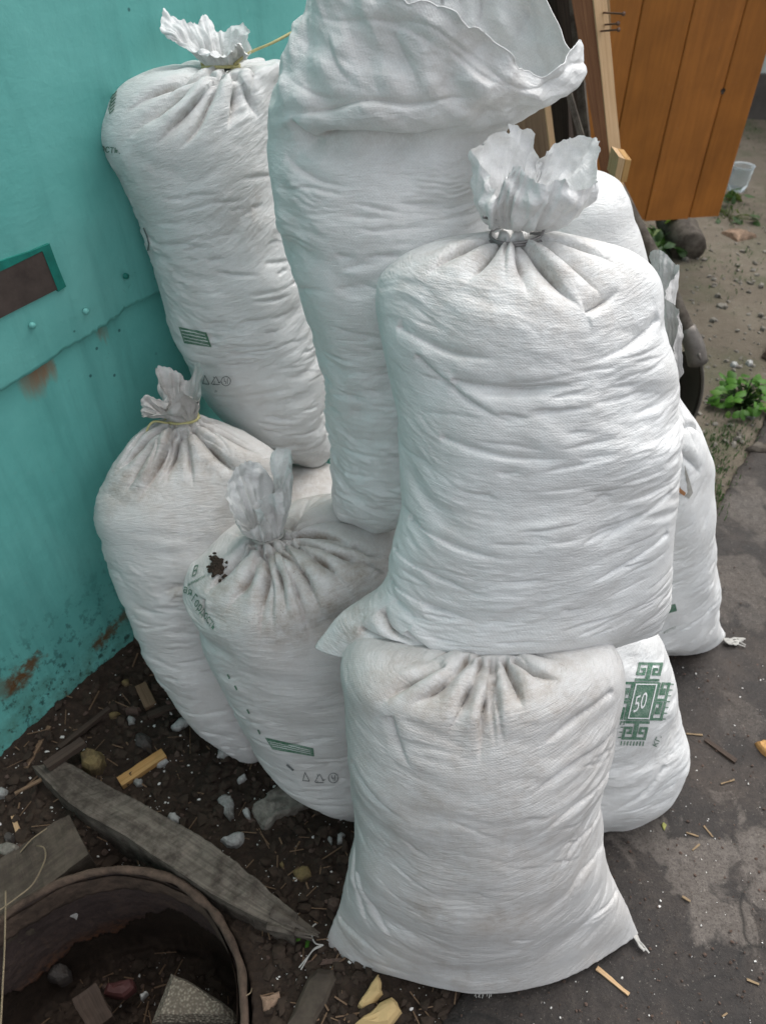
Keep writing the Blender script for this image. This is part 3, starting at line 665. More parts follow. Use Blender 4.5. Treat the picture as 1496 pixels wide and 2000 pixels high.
tW = empty('painted_wall', WP, 'teal painted wall of two overlapping sheets behind the sacks', 'wall')
ss = np.linspace(-1.6, 3.4, 200); zz = np.linspace(-.05, 2.4, 50); S2, Z2 = np.meshgrid(ss, zz)
o2 = 0.006*pn(S2*2.2, Z2*2.2, 0*S2, 41)
V = WP+WD*S2[..., None]+WN*o2[..., None]+A3([0, 0, 1.0])*Z2[..., None]
add('lower_sheet', V.reshape(-1, 3), grid_faces(50, 200, False), M['teal_low'], tW)
ed = [wall_sz(*p) for p in [(0, 757), (90, 701), (161, 655), (236, 602), (318, 561), (345, 549)]]
es, ez = A3(ed).T
s_f = np.concatenate([np.linspace(-1.6, es[0]-.05, 30), np.linspace(es[0]-.04, es[-1]+.1, 420), np.linspace(es[-1]+.12, 3.4, 60)])
sl1 = (ez[-1]-ez[0])/(es[-1]-es[0])
eb = np.where(s_f < es[0], ez[0]+(s_f-es[0])*0.0, np.where(s_f > es[-1], ez[-1]+(s_f-es[-1])*0.0, np.interp(s_f, es, ez)))
rag = np.exp(-((s_f-wall_sz(205, 628)[0])/.07)**2)
eb = eb+rag*(0.008*pn(s_f*40, 0*s_f, 0*s_f, 3)+0.006*np.round(2*pn(s_f*90, 0*s_f+3, 0*s_f, 4))/2)+0.0015*pn(s_f*60, 0*s_f+1, 0*s_f, 5)
tz = np.concatenate([[0, 0.002, .006, .015, .03, .05], np.linspace(.08, 1, 44)])
Zt = eb[None, :]+(2.42-eb)[None, :]*tz[:, None]; St = np.broadcast_to(s_f[None, :], Zt.shape)
off = 0.016+0.004*pn(St*3, Zt*3, 0*St, 43)+0.0025*pn(St*11, Zt*11, 0*St, 44)+0.003*np.exp(-tz[:, None]*60)*pn(St*16, 0*St, 0*St, 45)
off[0] -= 0.012
V = WP+WD*St[..., None]+WN*off[..., None]+A3([0, 0, 1.0])*Zt[..., None]
add('upper_sheet', V.reshape(-1, 3), grid_faces(50, len(s_f), False), M['teal'], tW)
def wall_slab(name, pts, o0, o1, mat, n=1, label=None):
    P = [wall_sz(*p) for p in pts]; k = len(P)
    V = [wall_pt(s_, z_, o0) for s_, z_ in P]+[wall_pt(s_, z_, o1) for s_, z_ in P]
    F = [tuple(range(k, 2*k))]+[(i, (i+1) % k, k+(i+1) % k, k+i) for i in range(k)]
    o = add(name, V, [f[::-1] for f in F], mat, tW, smooth=False)
    if label: o['label'] = label
    return o
wall_slab('painted_border', [(-60, 520), (0, 498), (40, 486), (80, 470), (95, 510), (113, 553), (98, 563), (66, 484), (0, 516), (-60, 542)], .014, .0225, M['teal_dark'])
wall_slab('bare_patch', [(-60, 541), (0, 515), (30, 502), (67, 485), (80, 512), (98, 558), (50, 582), (0, 607), (-60, 638)], .014, .0215, M['brown_board'])
for px, py in [(48, 629), (153, 602), (231, 534)]:
    s_, z_ = wall_sz(px, py); g = []
    for r_, o_ in ((.0055, .019), (.005, .024), (.002, .0255)):
        g += [wall_pt(s_+r_*math.cos(a), z_+r_*math.sin(a), o_) for a in np.linspace(0, 2*math.pi, 10, endpoint=False)]
    add('nail_head', g, [tuple(f) for f in grid_faces(3, 10)]+[tuple(range(20, 30))], M['teal_dark'] if px == 231 else M['teal'], tW)

# ------------------------------------------------------------------ ground
EDGE0 = A3([.126, .40]); ED = nrm(A3([.953-.126, 1.625-.40])); EN = A3([ED[1], -ED[0]])     # edge of the concrete, EN points onto it
RIM = [on_z(p[0], p[1], .03)[:2] for p in [(0, 1795), (60, 1748), (130, 1712), (200, 1695), (270, 1690), (340, 1712), (400, 1762), (450, 1830), (480, 1890), (488, 1960)]]
Am = A3([[2*x, 2*y, 1] for x, y in RIM]); bm_ = A3([x*x+y*y for x, y in RIM]); sol = np.linalg.lstsq(Am, bm_, rcond=None)[0]
DC = sol[:2]; DR = math.sqrt(sol[2]+DC@DC)
gap = on_z(205, 1690, 0)[:2]
def ground_h(x, y):
    x = np.asarray(x, float); y = np.asarray(y, float); z0 = 0*x
    e = (x-EDGE0[0])*EN[0]+(y-EDGE0[1])*EN[1]
    far = sstep(1.6, 3.0, y)
    h = 0.010*pn(x*9, y*9, z0, 51)+0.008*np.abs(pn(x*24, y*24, z0, 52))+0.006*pn(x*55, y*55, z0, 53)+0.0035*pn(x*120, y*120, z0, 54)
    h = h*(1-0.55*far)*(1-sstep(-.06, .0, e)*(1-sstep(1.4, 1.5, e)))
    wl = (x-WP[0])*WN[0]+(y-WP[1])*WN[1]
    h = h+0.035*np.exp(-np.clip(wl, 0, 9)/.10)-0.03*sstep(-.01, .03, e)*(1-sstep(1.35, 1.45, e))
    rr = np.hypot(x-DC[0], y-DC[1])
    pit = 1-sstep(DR-.012, DR+.004, rr)
    h = h*(1-pit)+pit*(-0.34+0.03*pn(x*14, y*14, z0, 55)+0.012*pn(x*45, y*45, z0, 56))
    h = h-0.10*np.exp(-(((x-gap[0])**2+(y-gap[1])**2)/.055**2))*(1-pit)
    return h
def ax(*seg): return np.unique(np.round(np.concatenate([np.linspace(a, b, n) for a, b, n in seg]), 6))
gx = ax((-60, -3, 14), (-3, -1, 20), (-1.0, .50, 310), (.5, 3.2, 110), (3.2, 8, 24), (8, 60, 12)); gy = ax((-40, -2, 10), (-2, .2, 20), (.2, 1.35, 240), (1.35, 4.2, 120), (4.2, 9, 30), (9, 90, 14))
GX, GY = np.meshgrid(gx, gy); GZ = ground_h(GX, GY)
def soil_mat():
    b = NB('soil'); pos = b.pos(); n1 = b.noise(pos, 12, 6, .7); n2 = b.noise(pos, 90, 6, .75); n3 = b.noise(pos, 2.2, 4)
    sep = b.n('ShaderNodeSeparateXYZ', None, Vector=pos)
    dark = b.ramp(b.math('ADD', b.math('MULTIPLY', n2, .6), b.math('MULTIPLY', n1, .4)), (.3, (.013, .009, .007)), (.52, (.034, .023, .016)), (.72, (.075, .052, .036)))
    yard = b.ramp(b.math('ADD', b.math('MULTIPLY', n1, .5), b.math('MULTIPLY', n3, .5)), (.3, (.075, .062, .045)), (.5, (.13, .108, .08)), (.7, (.18, .155, .12)))
    yard = b.mix(b.ramp(b.noise(pos, 3.1, 5, .6), (.5, 0.), (.66, .65)), yard, (.055, .068, .03))
    yard = b.mix(b.ramp(n2, (.55, 0.), (.75, .6)), yard, (.25, .22, .18))
    f = b.ramp(b.math('ADD', sep.outputs[1], b.math('MULTIPLY', n1, .5)), (.0, 0.), (1., 1.))
    f = b.n('ShaderNodeMapRange', None, Value=b.math('ADD', b.math('ADD', sep.outputs[1], b.math('MULTIPLY', sep.outputs[0], .6)), b.math('MULTIPLY', n1, .3)))
    f.inputs[1].default_value = 1.55; f.inputs[2].default_value = 2.1
    b.set(Base_Color=b.mix(f.outputs[0], dark, yard), Roughness=b.ramp(n2, (.3, .7), (.7, .95)), Specular_IOR_Level=.25, Normal=b.bump(n2, .8, .006, b.bump(n1, .5, .01)))
    return b.m
M['soil'] = soil_mat()
g = add('ground', np.stack([GX, GY, GZ], -1).reshape(-1, 3), grid_faces(len(gy), len(gx), False), M['soil']); tag(g, kind='structure')

def concrete_mat():
    b = NB('wet_concrete'); pos = b.pos(); n1 = b.noise(pos, 7, 6, .65, .4); n2 = b.noise(pos, 60, 7, .75); n3 = b.noise(pos, 3, 5, .6)
    wet = b.ramp(b.math('ADD', b.math('MULTIPLY', n1, .6), b.math('MULTIPLY', n2, .4)), (.34, (.011, .009, .0075)), (.5, (.027, .022, .019)), (.66, (.060, .049, .041)))
    wet = b.mix(b.ramp(b.noise(pos, 14, 6, .75, .8), (.57, 0.), (.66, .55)), wet, (.022, .017, .014))
    # the dry pale patches
    m = None
    for px, py, r_, k in [(1390, 1720, .15, 1.), (1470, 1660, .13, 1.), (1440, 1760, .08, .9), (1265, 1640, .11, .8), (1330, 1660, .07, .8), (1480, 1740, .09, .9), (1440, 1400, .10, .35), (1440, 1130, .16, .7), (1480, 1000, .22, .75), (1420, 1180, .12, .5)]:
        p3 = on_z(px, py, 0)
        d = b.n('ShaderNodeVectorMath', dict(operation='DISTANCE')); b.put(d.inputs[0], pos); d.inputs[1].default_value = tuple(p3)
        dd = b.math('ADD', d.outputs['Value'], b.math('MULTIPLY', b.math('SUBTRACT', b.noise(pos, 11, 6, .6, .5), .5), .42))
        q = b.ramp(b.math('DIVIDE', dd, r_), (.42, k*.9), (.66, 0.))
        m = q if m is None else b.math('MAXIMUM', m, q)
    dry = b.ramp(n2, (.3, (.085, .072, .062)), (.7, (.165, .145, .127)))
    wet = b.mix(b.ramp(b.noise(pos, 22, 7, .8, 1.5), (.60, 0.), (.68, .8)), wet, (.010, .009, .008))
    wet = b.mix(b.ramp(b.noise(pos, 5, 4, .6), (.5, 0.), (.75, .5)), wet, (.085, .064, .050))
    c = b.mix(m, wet, dry)
    c = b.mix(b.ramp(b.noise(pos, 240, 5, .8), (.36, .55), (.5, 0.)), c, (.012, .010, .009))
    crk = b.n('ShaderNodeTexVoronoi', dict(feature='DISTANCE_TO_EDGE'), Vector=b.n('ShaderNodeMapping', None, Vector=b.mix(.12, pos, b.n('ShaderNodeTexNoise', None, Vector=pos, Scale=6.0).outputs[1]), Scale=(1.6, 1.6, 1.6)).outputs[0], Scale=1.0)
    c = b.mix(b.math('MULTIPLY', b.ramp(crk.outputs['Distance'], (.0, 1.), (.006, 0.)), b.ramp(n3, (.45, 0.), (.55, .8))), c, (.008, .007, .006))
    c = b.mix(b.math('MULTIPLY', b.ramp(b.noise(pos, 150, 4, .8), (.62, 0.), (.68, .6)), .8), c, (.32, .29, .25))
    rough = b.math('ADD', b.ramp(n1, (.35, .38), (.65, .6)), b.math('MULTIPLY', m, .3))
    b.set(Base_Color=c, Roughness=rough, Specular_IOR_Level=.3, Normal=b.bump(n2, .8, .005, b.bump(n1, .5, .016)))
    return b.m
M['concrete'] = concrete_mat()
pe = np.concatenate([np.linspace(-3, -.6, 12), np.linspace(-.55, 2.2, 180), np.linspace(2.3, 6, 16)]); pw = np.concatenate([[0, .0, .004, .012], np.linspace(.03, 1.4, 90), [1.41, 1.41]])
PE, PW = np.meshgrid(pe, pw); jag = (0.012*pn(pe*9, 0*pe, 0*pe, 61)+0.006*pn(pe*35, 0*pe, 0*pe, 62))
PX = EDGE0[0]+ED[0]*PE+EN[0]*(PW+jag[None, :]*np.exp(-PW*8)); PY = EDGE0[1]+ED[1]*PE+EN[1]*(PW+jag[None, :]*np.exp(-PW*8))
PZ = 0.005+0.003*pn(PX*5, PY*5, 0*PX, 63)+0.0025*pn(PX*22, PY*22, 0*PX, 64)-0.004*(1-sstep(0, .012, PW))
for k_ in (0, -1): PZ[k_] = -.06
pth = add('path', np.stack([PX, PY, PZ], -1).reshape(-1, 3), grid_faces(len(pw), len(pe), False), M['concrete']); tag(pth, kind='structure')
def gz(x, y):
    e = (x-EDGE0[0])*EN[0]+(y-EDGE0[1])*EN[1]
    return .006 if 0.005 < e < 1.4 else float(ground_h(A3([x]), A3([y]))[0])
def gpt(px, py, dz=0.0):
    p = on_z(px, py, 0)
    for _ in range(3): p = on_z(px, py, gz(p[0], p[1])+dz)
    return p

# ------------------------------------------------------------------ wood
def wood_mat(name, c0, c1, rough=.75, scale=1.0, dirt=0.0):
    b = NB(name); g_ = b.obj(); uv = b.uv()
    n = b.noise(b.mapping(uv, (3*scale, 120*scale, 1)), 1.0, 5, .65, .5); n2 = b.noise(g_, 28, 5, .7); n3 = b.noise(b.mapping(uv, (6, 14, 1)), 1.0, 3)
    c = b.mix(b.ramp(b.math('ADD', b.math('MULTIPLY', n, .65), b.math('MULTIPLY', n3, .35)), (.35, 0.), (.65, 1.)), c0, c1)
    if dirt: c = b.mix(b.ramp(n2, (.42, 0.), (.62, dirt)), c, (.035, .026, .02))
    b.set(Base_Color=c, Roughness=rough, Specular_IOR_Level=.25, Normal=b.bump(n, .6, .0025, b.bump(n2, .3, .002)))
    return b.m
M['wood_brown'] = wood_mat('brown_wood', (.13, .055, .027), (.26, .125, .06))
M['wood_pale'] = wood_mat('fresh_pale_wood', (.40, .25, .12), (.60, .42, .25))
M['wood_dark'] = wood_mat('dark_wood', (.035, .025, .02), (.085, .06, .045))
M['wood_grey'] = wood_mat('weathered_grey_wood', (.060, .050, .040), (.18, .155, .125), dirt=.8)
M['wood_mid'] = wood_mat('dull_wood', (.12, .075, .045), (.24, .16, .10))
M['wood_splint'] = wood_mat('orange_split_wood', (.34, .17, .05), (.58, .36, .15))
M['wood_tan'] = wood_mat('dusty_wood', (.045, .035, .025), (.10, .082, .062), dirt=.7)
def loft(name, A, Bq, C, D, mats, parent=None, label=None, cat=None, group=None, jit=0.0, seed=0, n=26, origin=None):
    """a bar through four edge lines: A front-top, Bq back-top, C back-bottom, D front-bottom (same counts)"""
    E4 = [spline(A3(x), n) for x in (A, Bq, C, D)]
    cols = []
    for k in range(4):
        a, b_ = E4[k], E4[(k+1) % 4]; m = (5, 4, 3, 4)[k]
        for t in np.linspace(0, 1, m, endpoint=False): cols.append(a+(b_-a)*t)
    P = np.stack(cols, 1); nu = P.shape[1]
    c = P.mean(1, keepdims=True); nn = nrm(P-c)
    if jit: P = P+nn*jit*(pn(P[..., 0]*30, P[..., 1]*30, P[..., 2]*30, seed)+.6*pn(P[..., 0]*90, P[..., 1]*90, P[..., 2]*90, seed+1))[..., None]
    L = np.linalg.norm(np.diff(E4[0], axis=0), axis=1).sum()
    uv = np.stack([np.broadcast_to(np.linspace(0, L, n)[:, None], (n, nu)), np.broadcast_to(np.linspace(0, .25, nu)[None, :], (n, nu))+seed*.37], -1).reshape(-1, 2)
    F = [tuple(f) for f in grid_faces(n, nu)]+[tuple(range(nu))[::-1], tuple((n-1)*nu+k for k in range(nu))]
    org = P.reshape(-1, 3).mean(0); org[2] = P[..., 2].min()
    o = add(name, P.reshape(-1, 3), F, mats, parent, origin=None if parent is not None else org, uv=uv, smooth=False)
    return tag(o, label, cat, group)
def bar(name, p0, p1, wv, tv, mat, **kw):
    p0, p1, wv, tv = map(lambda q: A3(q, float), (p0, p1, wv, tv))
    f = lambda p: (p-wv/2+tv, p+wv/2+tv, p+wv/2, p-wv/2)
    a, b_ = f(p0), f(p1); mid = (p0+p1)/2; m_ = f(mid)
    return loft(name, *[[a[k], m_[k], b_[k]] for k in range(4)], mat, **kw)
def stick(name, px0, px1, wpx, th, mat, label, cat='stick', group=None, dz=0.0, jit=.0012, seed=0):
    a, b_ = gpt(*px0, dz), gpt(*px1, dz); sc = wpx/FPX*np.linalg.norm(CAM-a)
    d = nrm(b_-a); wv = nrm(np.cross(d, [0, 0, 1.0]))*sc
    return bar(name, a-A3([0, 0, .003]), b_-A3([0, 0, .003]), wv, (0, 0, th), mat, label=label, cat=cat, group=group, jit=jit, seed=seed)

# planks leaning behind the sacks
PG = 'planks leaning together behind the sacks'
def plank(label, x0, x1, ytop, y0, y1, ybot, mats, e, Y0=2.12, Y1=2.12, top=-220, bot=520, edge=None, group=PG):
    """front face through two image rows, prolonged up and down; e = vector to the back face"""
    def X(k, y): return x0[k]+(x1[k]-x0[k])*(y-y0)/(y1-y0)
    P = [on_y(X(0, bot), bot, Y1), on_y(X(1, bot), bot, Y1), on_y(X(1, top), top, Y0), on_y(X(0, top), top, Y0)]
    e = A3(e, float); V = P+[p+e for p in P]
    b0 = (P[0]+P[1])/2
    t = empty('plank', b0, label, 'plank', group)
    def board(nm, c4, m, nrm_off, sd):
        A_, B2, C2, D2 = c4     # bl, br, tr, tl
        return loft(nm, [A_, (A_+D2)/2, D2], [B2, (B2+C2)/2, C2], [B2+nrm_off, (B2+C2)/2+nrm_off, C2+nrm_off], [A_+nrm_off, (A_+D2)/2+nrm_off, D2+nrm_off], m, parent=t, seed=sd, jit=.0008, n=18)
    board('face', P, mats[0], e, len(label))
    if len(mats) > 1:      # the sawn edge, proud of the painted face's side
        q = [P[1], V[5], V[6], P[2]]; side = nrm(np.cross(P[2]-P[1], e)); side = side if side[0] > 0 else -side
        board('sawn_edge', [p+side*.003 for p in q], mats[1], side*-.006, 3)
    return t
plank('reddish brown plank with a pale sawn edge, beside the orange door', (1116, 1157), (1170, 1190), 0, 0, 320, 0, [M['wood_brown'], M['wood_pale']], (.036, .03, .0))
plank('short pale batten with three nails sticking out, beside the orange door', (1179, 1190), (1187, 1196), 0, 0, 100, 0, [M['wood_pale']], (.004, .02, 0), Y0=2.2, Y1=2.2, bot=60)
plank('narrow grey plank left of the pale edged brown plank', (1110, 1124), (1134, 1150), 0, 0, 270, 0, [M['wood_grey']], (.01, .03, 0), Y0=2.2, Y1=2.2)
plank('dark plank just right of the open sack mouth', (1088, 1112), (1120, 1140), 0, 0, 270, 0, [M['wood_dark']], (.01, .03, 0), Y0=2.26, Y1=2.26)
plank('brown plank with a light edge, below the open sack mouth', (960, 1035), (990, 1072), 0, 0, 290, 0, [M['wood_mid'], M['wood_pale']], (.018, .02, 0), Y0=2.15, Y1=2.15)
plank('dark brown plank between two lighter planks', (1052, 1100), (1078, 1112), 0, 0, 290, 0, [M['wood_dark']], (.02, .03, 0), Y0=2.3, Y1=2.3)
plank('thin grey lath crossing the gap between the planks', (1085, 1098), (1135, 1146), 0, 120, 290, 0, [M['wood_grey']], (.004, .01, 0), Y0=2.06, Y1=2.06, top=60, bot=330)
bl = [on_y(*p, 2.02) for p in [(1199, 352), (1222, 360), (1232, 316), (1208, 306)]]
eb_ = A3([-.01, .05, .01])
tb = empty('wood_offcut', bl[0], 'small pale offcut block wedged at the foot of the brown plank', 'wood block')
m01 = [(bl[0]+bl[1])/2, (bl[3]+bl[2])/2]
for nm, q, mt, sd in (('block', [bl[0], m01[0], m01[1], bl[3]], M['wood_pale'], 1), ('block', [m01[0]+A3([.0012, 0, 0]), bl[1]+A3([.0, 0, .006]), bl[2]+A3([0, 0, .004]), m01[1]+A3([.0012, 0, 0])], M['wood_splint'], 2)):
    loft(nm, [q[0], q[3]], [q[1], q[2]], [q[1]+eb_, q[2]+eb_], [q[0]+eb_, q[3]+eb_], mt, parent=tb, seed=sd, n=5)
M['rust'] = flat_mat('rusty_nail', (.10, .055, .035), .6, .4, 200)
for a_, b_, wh in [((1182, 25), (1217, 27), 'topmost'), ((1184, 48), (1206, 46), 'middle'), ((1171, 61), (1207, 58), 'lowest')]:
    p, q = on_y(*a_, 2.13), on_y(*b_, 2.07); d = nrm(q-p)
    v1, f1 = tube_geo([p-d*.02, (p+q)/2, q], .0022, 6); v2, f2 = tube_geo([q, q+d*.002], .005, 8)
    Vn, Fn = merge([(v1, f1), (v2, f2)]); o = add('nail', Vn, Fn, M['rust'], origin=p)
    tag(o, wh+' of the three rusty nails sticking out beside the orange door', 'nail', 'nails in the pale batten')

# ------------------------------------------------------------------ orange door
def paint_mat(name, col):
    b = NB(name); g_ = b.obj(); n = b.noise(b.mapping(g_, (60, 60, 4)), 1.0, 5, .65, .3); n2 = b.noise(g_, 6, 4); n3 = b.noise(g_, 70, 5, .7)
    c = b.ramp(b.math('ADD', b.math('MULTIPLY', n, .5), b.math('MULTIPLY', n2, .5)), (.34, tuple(k*.72 for k in col)), (.66, tuple(min(1, k*1.15) for k in col)))
    c = b.mix(b.ramp(n3, (.66, 0.), (.73, .55)), c, (.45, .28, .14))
    b.set(Base_Color=c, Roughness=.5, Specular_IOR_Level=.35, Normal=b.bump(n, .35, .002)); return b.m
M['orange'] = paint_mat('orange_brown_paint', (.37, .132, .022)); M['orange2'] = paint_mat('orange_brown_paint_faded', (.395, .142, .026))
DY = 3.25
d0 = on_y(1250, 432, DY); d1 = on_y(1404, 421, DY+.05)
dd_ = d1-d0; dd_[2] = 0; dx = nrm(dd_); dn = A3([dx[1], -dx[0], 0]); zb = (d0[2]+d1[2])/2
def door_s(px, py):
    q = on_plane(px, py, d0, dn); return float((q-d0)@dx)
bs_ = [door_s(1174-86, 428), door_s(1174, 428), door_s(1259, 427), door_s(1345, 424), door_s(1404, 421)]
tDoor = empty('board_door', d0+A3([0, 0, zb-d0[2]]), 'orange brown board door standing ajar behind the planks', 'door')
for k in range(4):
    a_, b_ = bs_[k]+.0012, bs_[k+1]-.0012; ch = .0035
    prof = [(a_, 0.03), (a_, ch), (a_+ch, 0), (b_-ch, 0), (b_, ch), (b_, 0.03)]
    V = [d0+dx*s_-dn*o_+A3([0, 0, zb-d0[2]+z_]) for z_ in (0.004*math.sin(k*2.1), 2.0) for s_, o_ in prof]
    F = [(i, (i+1) % 6, 6+(i+1) % 6, 6+i) for i in range(6)]+[(5, 4, 3, 2, 1, 0), (6, 7, 8, 9, 10, 11)]
    add('board', V, F, M['orange'] if k % 2 else M['orange2'], tDoor, smooth=False)
for z_ in (.25, 1.6):
    V = [d0+dx*s_-dn*o_+A3([0, 0, zb-d0[2]+h_]) for h_ in (z_, z_+.12) for s_, o_ in ((bs_[0], .032), (bs_[-1]-.02, .032), (bs_[-1]-.02, .055), (bs_[0], .055))]
    v_, f_ = hexa(V); add('batten', v_, f_, M['orange'], tDoor, smooth=False)
q = on_plane(1411, 178, d0+dn*.0, dn); kv = [q+dn*.0012+dx*.009*math.cos(a)*(1+.2*math.sin(3*a))+A3([0, 0, .011*math.sin(a)]) for a in np.linspace(0, 2*math.pi, 12, endpoint=False)]
add('knot', kv+[v-dn*.002 for v in kv], [tuple(range(12)), ]+[(i, (i+1) % 12, 12+(i+1) % 12, 12+i) for i in range(12)], M['wood_dark'], tDoor)
# grey log under the door, house corner far behind
lg = [gpt(1300, 500), gpt(1372, 478)]
lv, lf = tube_geo([on_z(1345, 487, .05), on_z(1330, 455, .07), on_z(1310, 420, .08)], [.075, .08, .08], 14, 12)
lv = lv+0.006*pn(lv[:, 0]*25, lv[:, 1]*25, lv[:, 2]*25, 3)[:, None]
tag(add('log', lv, lf, M['wood_grey'], origin=on_z(1345, 487, 0)), 'short grey log lying under the orange door', 'log')
M['plaster'] = flat_mat('pale_plaster', (.42, .48, .45), .8, .2, 12); M['plinth'] = flat_mat('dark_plinth', (.075, .068, .06), .9, .35, 10)
hp = on_z(1440, 232, 0); tH2 = empty('house', hp, 'pale house wall with a dark plinth in the far right corner', 'house')
hx = hp[0]-.25; hy = hp[1]
for nm, z0, z1, o_, mt in (('plinth', -.1, .27, .05, M['plinth']), ('facade', .27, 3.0, 0., M['plaster'])):
    v_, f_ = hexa([(hx+.05-o_, hy-o_, z0), (hx+6, hy-o_, z0), (hx+6, hy+4, z0), (hx+.05-o_, hy+4, z0), (hx+.05-o_, hy-o_, z1), (hx+6, hy-o_, z1), (hx+6, hy+4, z1), (hx+.05-o_, hy+4, z1)])
    add(nm, v_, f_, mt, tH2, smooth=False)
# clear plastic cup behind the door
gl = NB('clear_plastic'); gl.set(Base_Color=(.75, .82, .84, 1), Roughness=.15, Transmission_Weight=.75, IOR=1.3); 
cp = on_z(1436, 372, 0); pr = [(.0, .004), (.045, .004), (.05, .03), (.054, .035), (.052, .06), (.056, .065), (.054, .09), (.058, .095), (.058, .125), (.061, .13), (.059, .131), (.055, .12)]
a_ = np.linspace(0, 2*math.pi, 24, endpoint=False)
cv = A3([[cp[0]+r_*math.cos(t), cp[1]+r_*math.sin(t), z_] for r_, z_ in pr for t in a_])
tag(add('plastic_jar', cv, [tuple(f) for f in grid_faces(len(pr), 24)], gl.m, origin=cp), 'clear ribbed plastic jar on the ground beside the orange door', 'jar')

# shovel leaning behind the sacks
tS = empty('shovel', on_y(1335, 830, 2.02), 'old shovel with a grey wooden handle leaning behind the sacks', 'shovel')
M['steel_dark'] = flat_mat('dark_steel', (.028, .024, .022), .5, .35, 50, metal=.4); M['steel_edge'] = flat_mat('worn_steel', (.16, .145, .13), .5, .3, 60, metal=.5)
hv, hf = tube_geo([on_y(1352, 668, 2.0), on_y(1318, 590, 2.06), on_y(1275, 500, 2.14), on_y(1235, 425, 2.22), on_y(1195, 345, 2.32)], .0205, 12, 24)
add('handle', hv, hf, M['wood_grey'], tS)
sv, sf = tube_geo([on_y(1362, 708, 1.99), on_y(1355, 676, 2.0), on_y(1340, 640, 2.02)], [.030, .029, .024], 12, 8)
add('socket', sv, sf, M['steel_edge'], tS)
rows = [(1325, 1362, 690, .01), (1324, 1368, 715, .025), (1322, 1370, 745, .035), (1318, 1366, 780, .035), (1312, 1354, 815, .03), (1308, 1340, 850, .012)]
P = []
for xl, xr, y_, c_ in rows:
    l_, r_ = on_y(xl-6, y_, 2.12), on_y(xr, y_, 1.97)
    P.append([l_+(r_-l_)*t+A3([.35, .9, 0])*c_*4*t*(1-t) for t in np.linspace(0, 1, 9)])
P = spline(A3(P).reshape(6, -1), 20).reshape(20, 9, 3)
nb_ = P.reshape(-1, 3); th_ = A3([.0025, .003, 0])
ff = grid_faces(20, 9, False); fb = ff[:, ::-1]+180
rim_ = list(range(0, 180, 9)); rim2 = list(range(8, 180, 9))
side = [(a, b, b+180, a+180) for a, b in zip(rim_[:-1], rim_[1:])]+[(b, a, a+180, b+180) for a, b in zip(rim2[:-1], rim2[1:])]
add('blade', np.concatenate([nb_, nb_+th_]), [tuple(f) for f in ff]+[tuple(f) for f in fb]+side, M['steel_dark'], tS)
ev, ef = tube_geo([P[k, 8]+A3([.002, -.002, 0]) for k in range(0, 20, 2)], .0045, 6, 20); add('rolled_edge', ev, ef, M['steel_edge'], tS)

# ------------------------------------------------------------------ rusty drum sunk in the soil
def rust_mat():
    b = NB('rusted_sheet'); pos = b.pos(); n1 = b.noise(pos, 16, 6, .7); n2 = b.noise(pos, 110, 6, .75); sep = b.n('ShaderNodeSeparateXYZ', None, Vector=pos)
    c = b.ramp(b.math('ADD', b.math('MULTIPLY', n1, .5), b.math('MULTIPLY', n2, .5)), (.34, (.030, .021, .019)), (.52, (.062, .044, .039)), (.68, (.105, .070, .050)))
    c = b.mix(b.math('MULTIPLY', b.ramp(n1, (.48, 0.), (.62, .9)), b.ramp(sep.outputs[2], (-.0, 0.), (.0, 0.))), c, (.2, .08, .03))
    h = b.n('ShaderNodeMapRange', None, Value=b.math('ADD', sep.outputs[2], b.math('MULTIPLY', n1, .1))); h.inputs[1].default_value = -.12; h.inputs[2].default_value = -.22
    c = b.mix(b.math('MULTIPLY', h.outputs[0], b.ramp(n2, (.40, 0.), (.55, .9))), c, (.21, .085, .03))
    b.set(Base_Color=c, Roughness=.8, Specular_IOR_Level=.3, Normal=b.bump(n2, .6, .003, b.bump(n1, .4, .006))); return b.m
M['rust_wall'] = rust_mat()
M['rust_rim'] = flat_mat('dusty_rusted_rim', (.080, .055, .040), .9, .7, 55, .8, .005)
def cyl_z(px, py):
    d = ray(px, py); o = CAM[:2]-DC; a = d[0]**2+d[1]**2; b_ = 2*(o[0]*d[0]+o[1]*d[1]); c = o@o-(DR-.01)**2; t = (-b_+math.sqrt(max(b_*b_-4*a*c, 0)))/(2*a)
    p = CAM+d*t; return math.atan2(p[1]-DC[1], p[0]-DC[0]), p[2]
tDr = empty('rusty_drum', (DC[0], DC[1], -.3), 'rusted metal drum sunk into the soil with a ragged corroded wall', 'drum')
ep = sorted([cyl_z(*p) for p in [(-60, 1985), (0, 1950), (60, 1915), (120, 1868), (160, 1838), (220, 1822), (265, 1798), (300, 1780), (340, 1776), (385, 1802), (430, 1838), (462, 1862), (480, 1900)]])
ea, ez_ = A3(ep).T
nA = 420; aa = np.linspace(-math.pi, math.pi, nA, endpoint=False)
zedge = np.interp(aa, ea, ez_, left=-.3, right=-.3)
zedge = np.clip(zedge+.016*pn(np.cos(aa)*9, np.sin(aa)*9, 0*aa, 71)+.010*pn(np.cos(aa)*30, np.sin(aa)*30, 0*aa, 72)+.006*np.round(2*pn(np.cos(aa)*70, np.sin(aa)*70, 0*aa, 73)), -.33, -.02)
tt = np.linspace(0, 1, 40); ztop = .03
Zc = ztop+(zedge-ztop)[None, :]*tt[:, None]; AA = np.broadcast_to(aa[None, :], Zc.shape)
rad = DR-.012+.006*pn(np.cos(AA)*3, np.sin(AA)*3, Zc*7, 74)+.002*pn(np.cos(AA)*14, np.sin(AA)*14, Zc*60, 75)
def cyl(rr, zz_, a): return np.stack([DC[0]+rr*np.cos(a), DC[1]+rr*np.sin(a), zz_], -1)
inn, outr = cyl(rad, Zc, AA), cyl(rad+.004, Zc, AA)
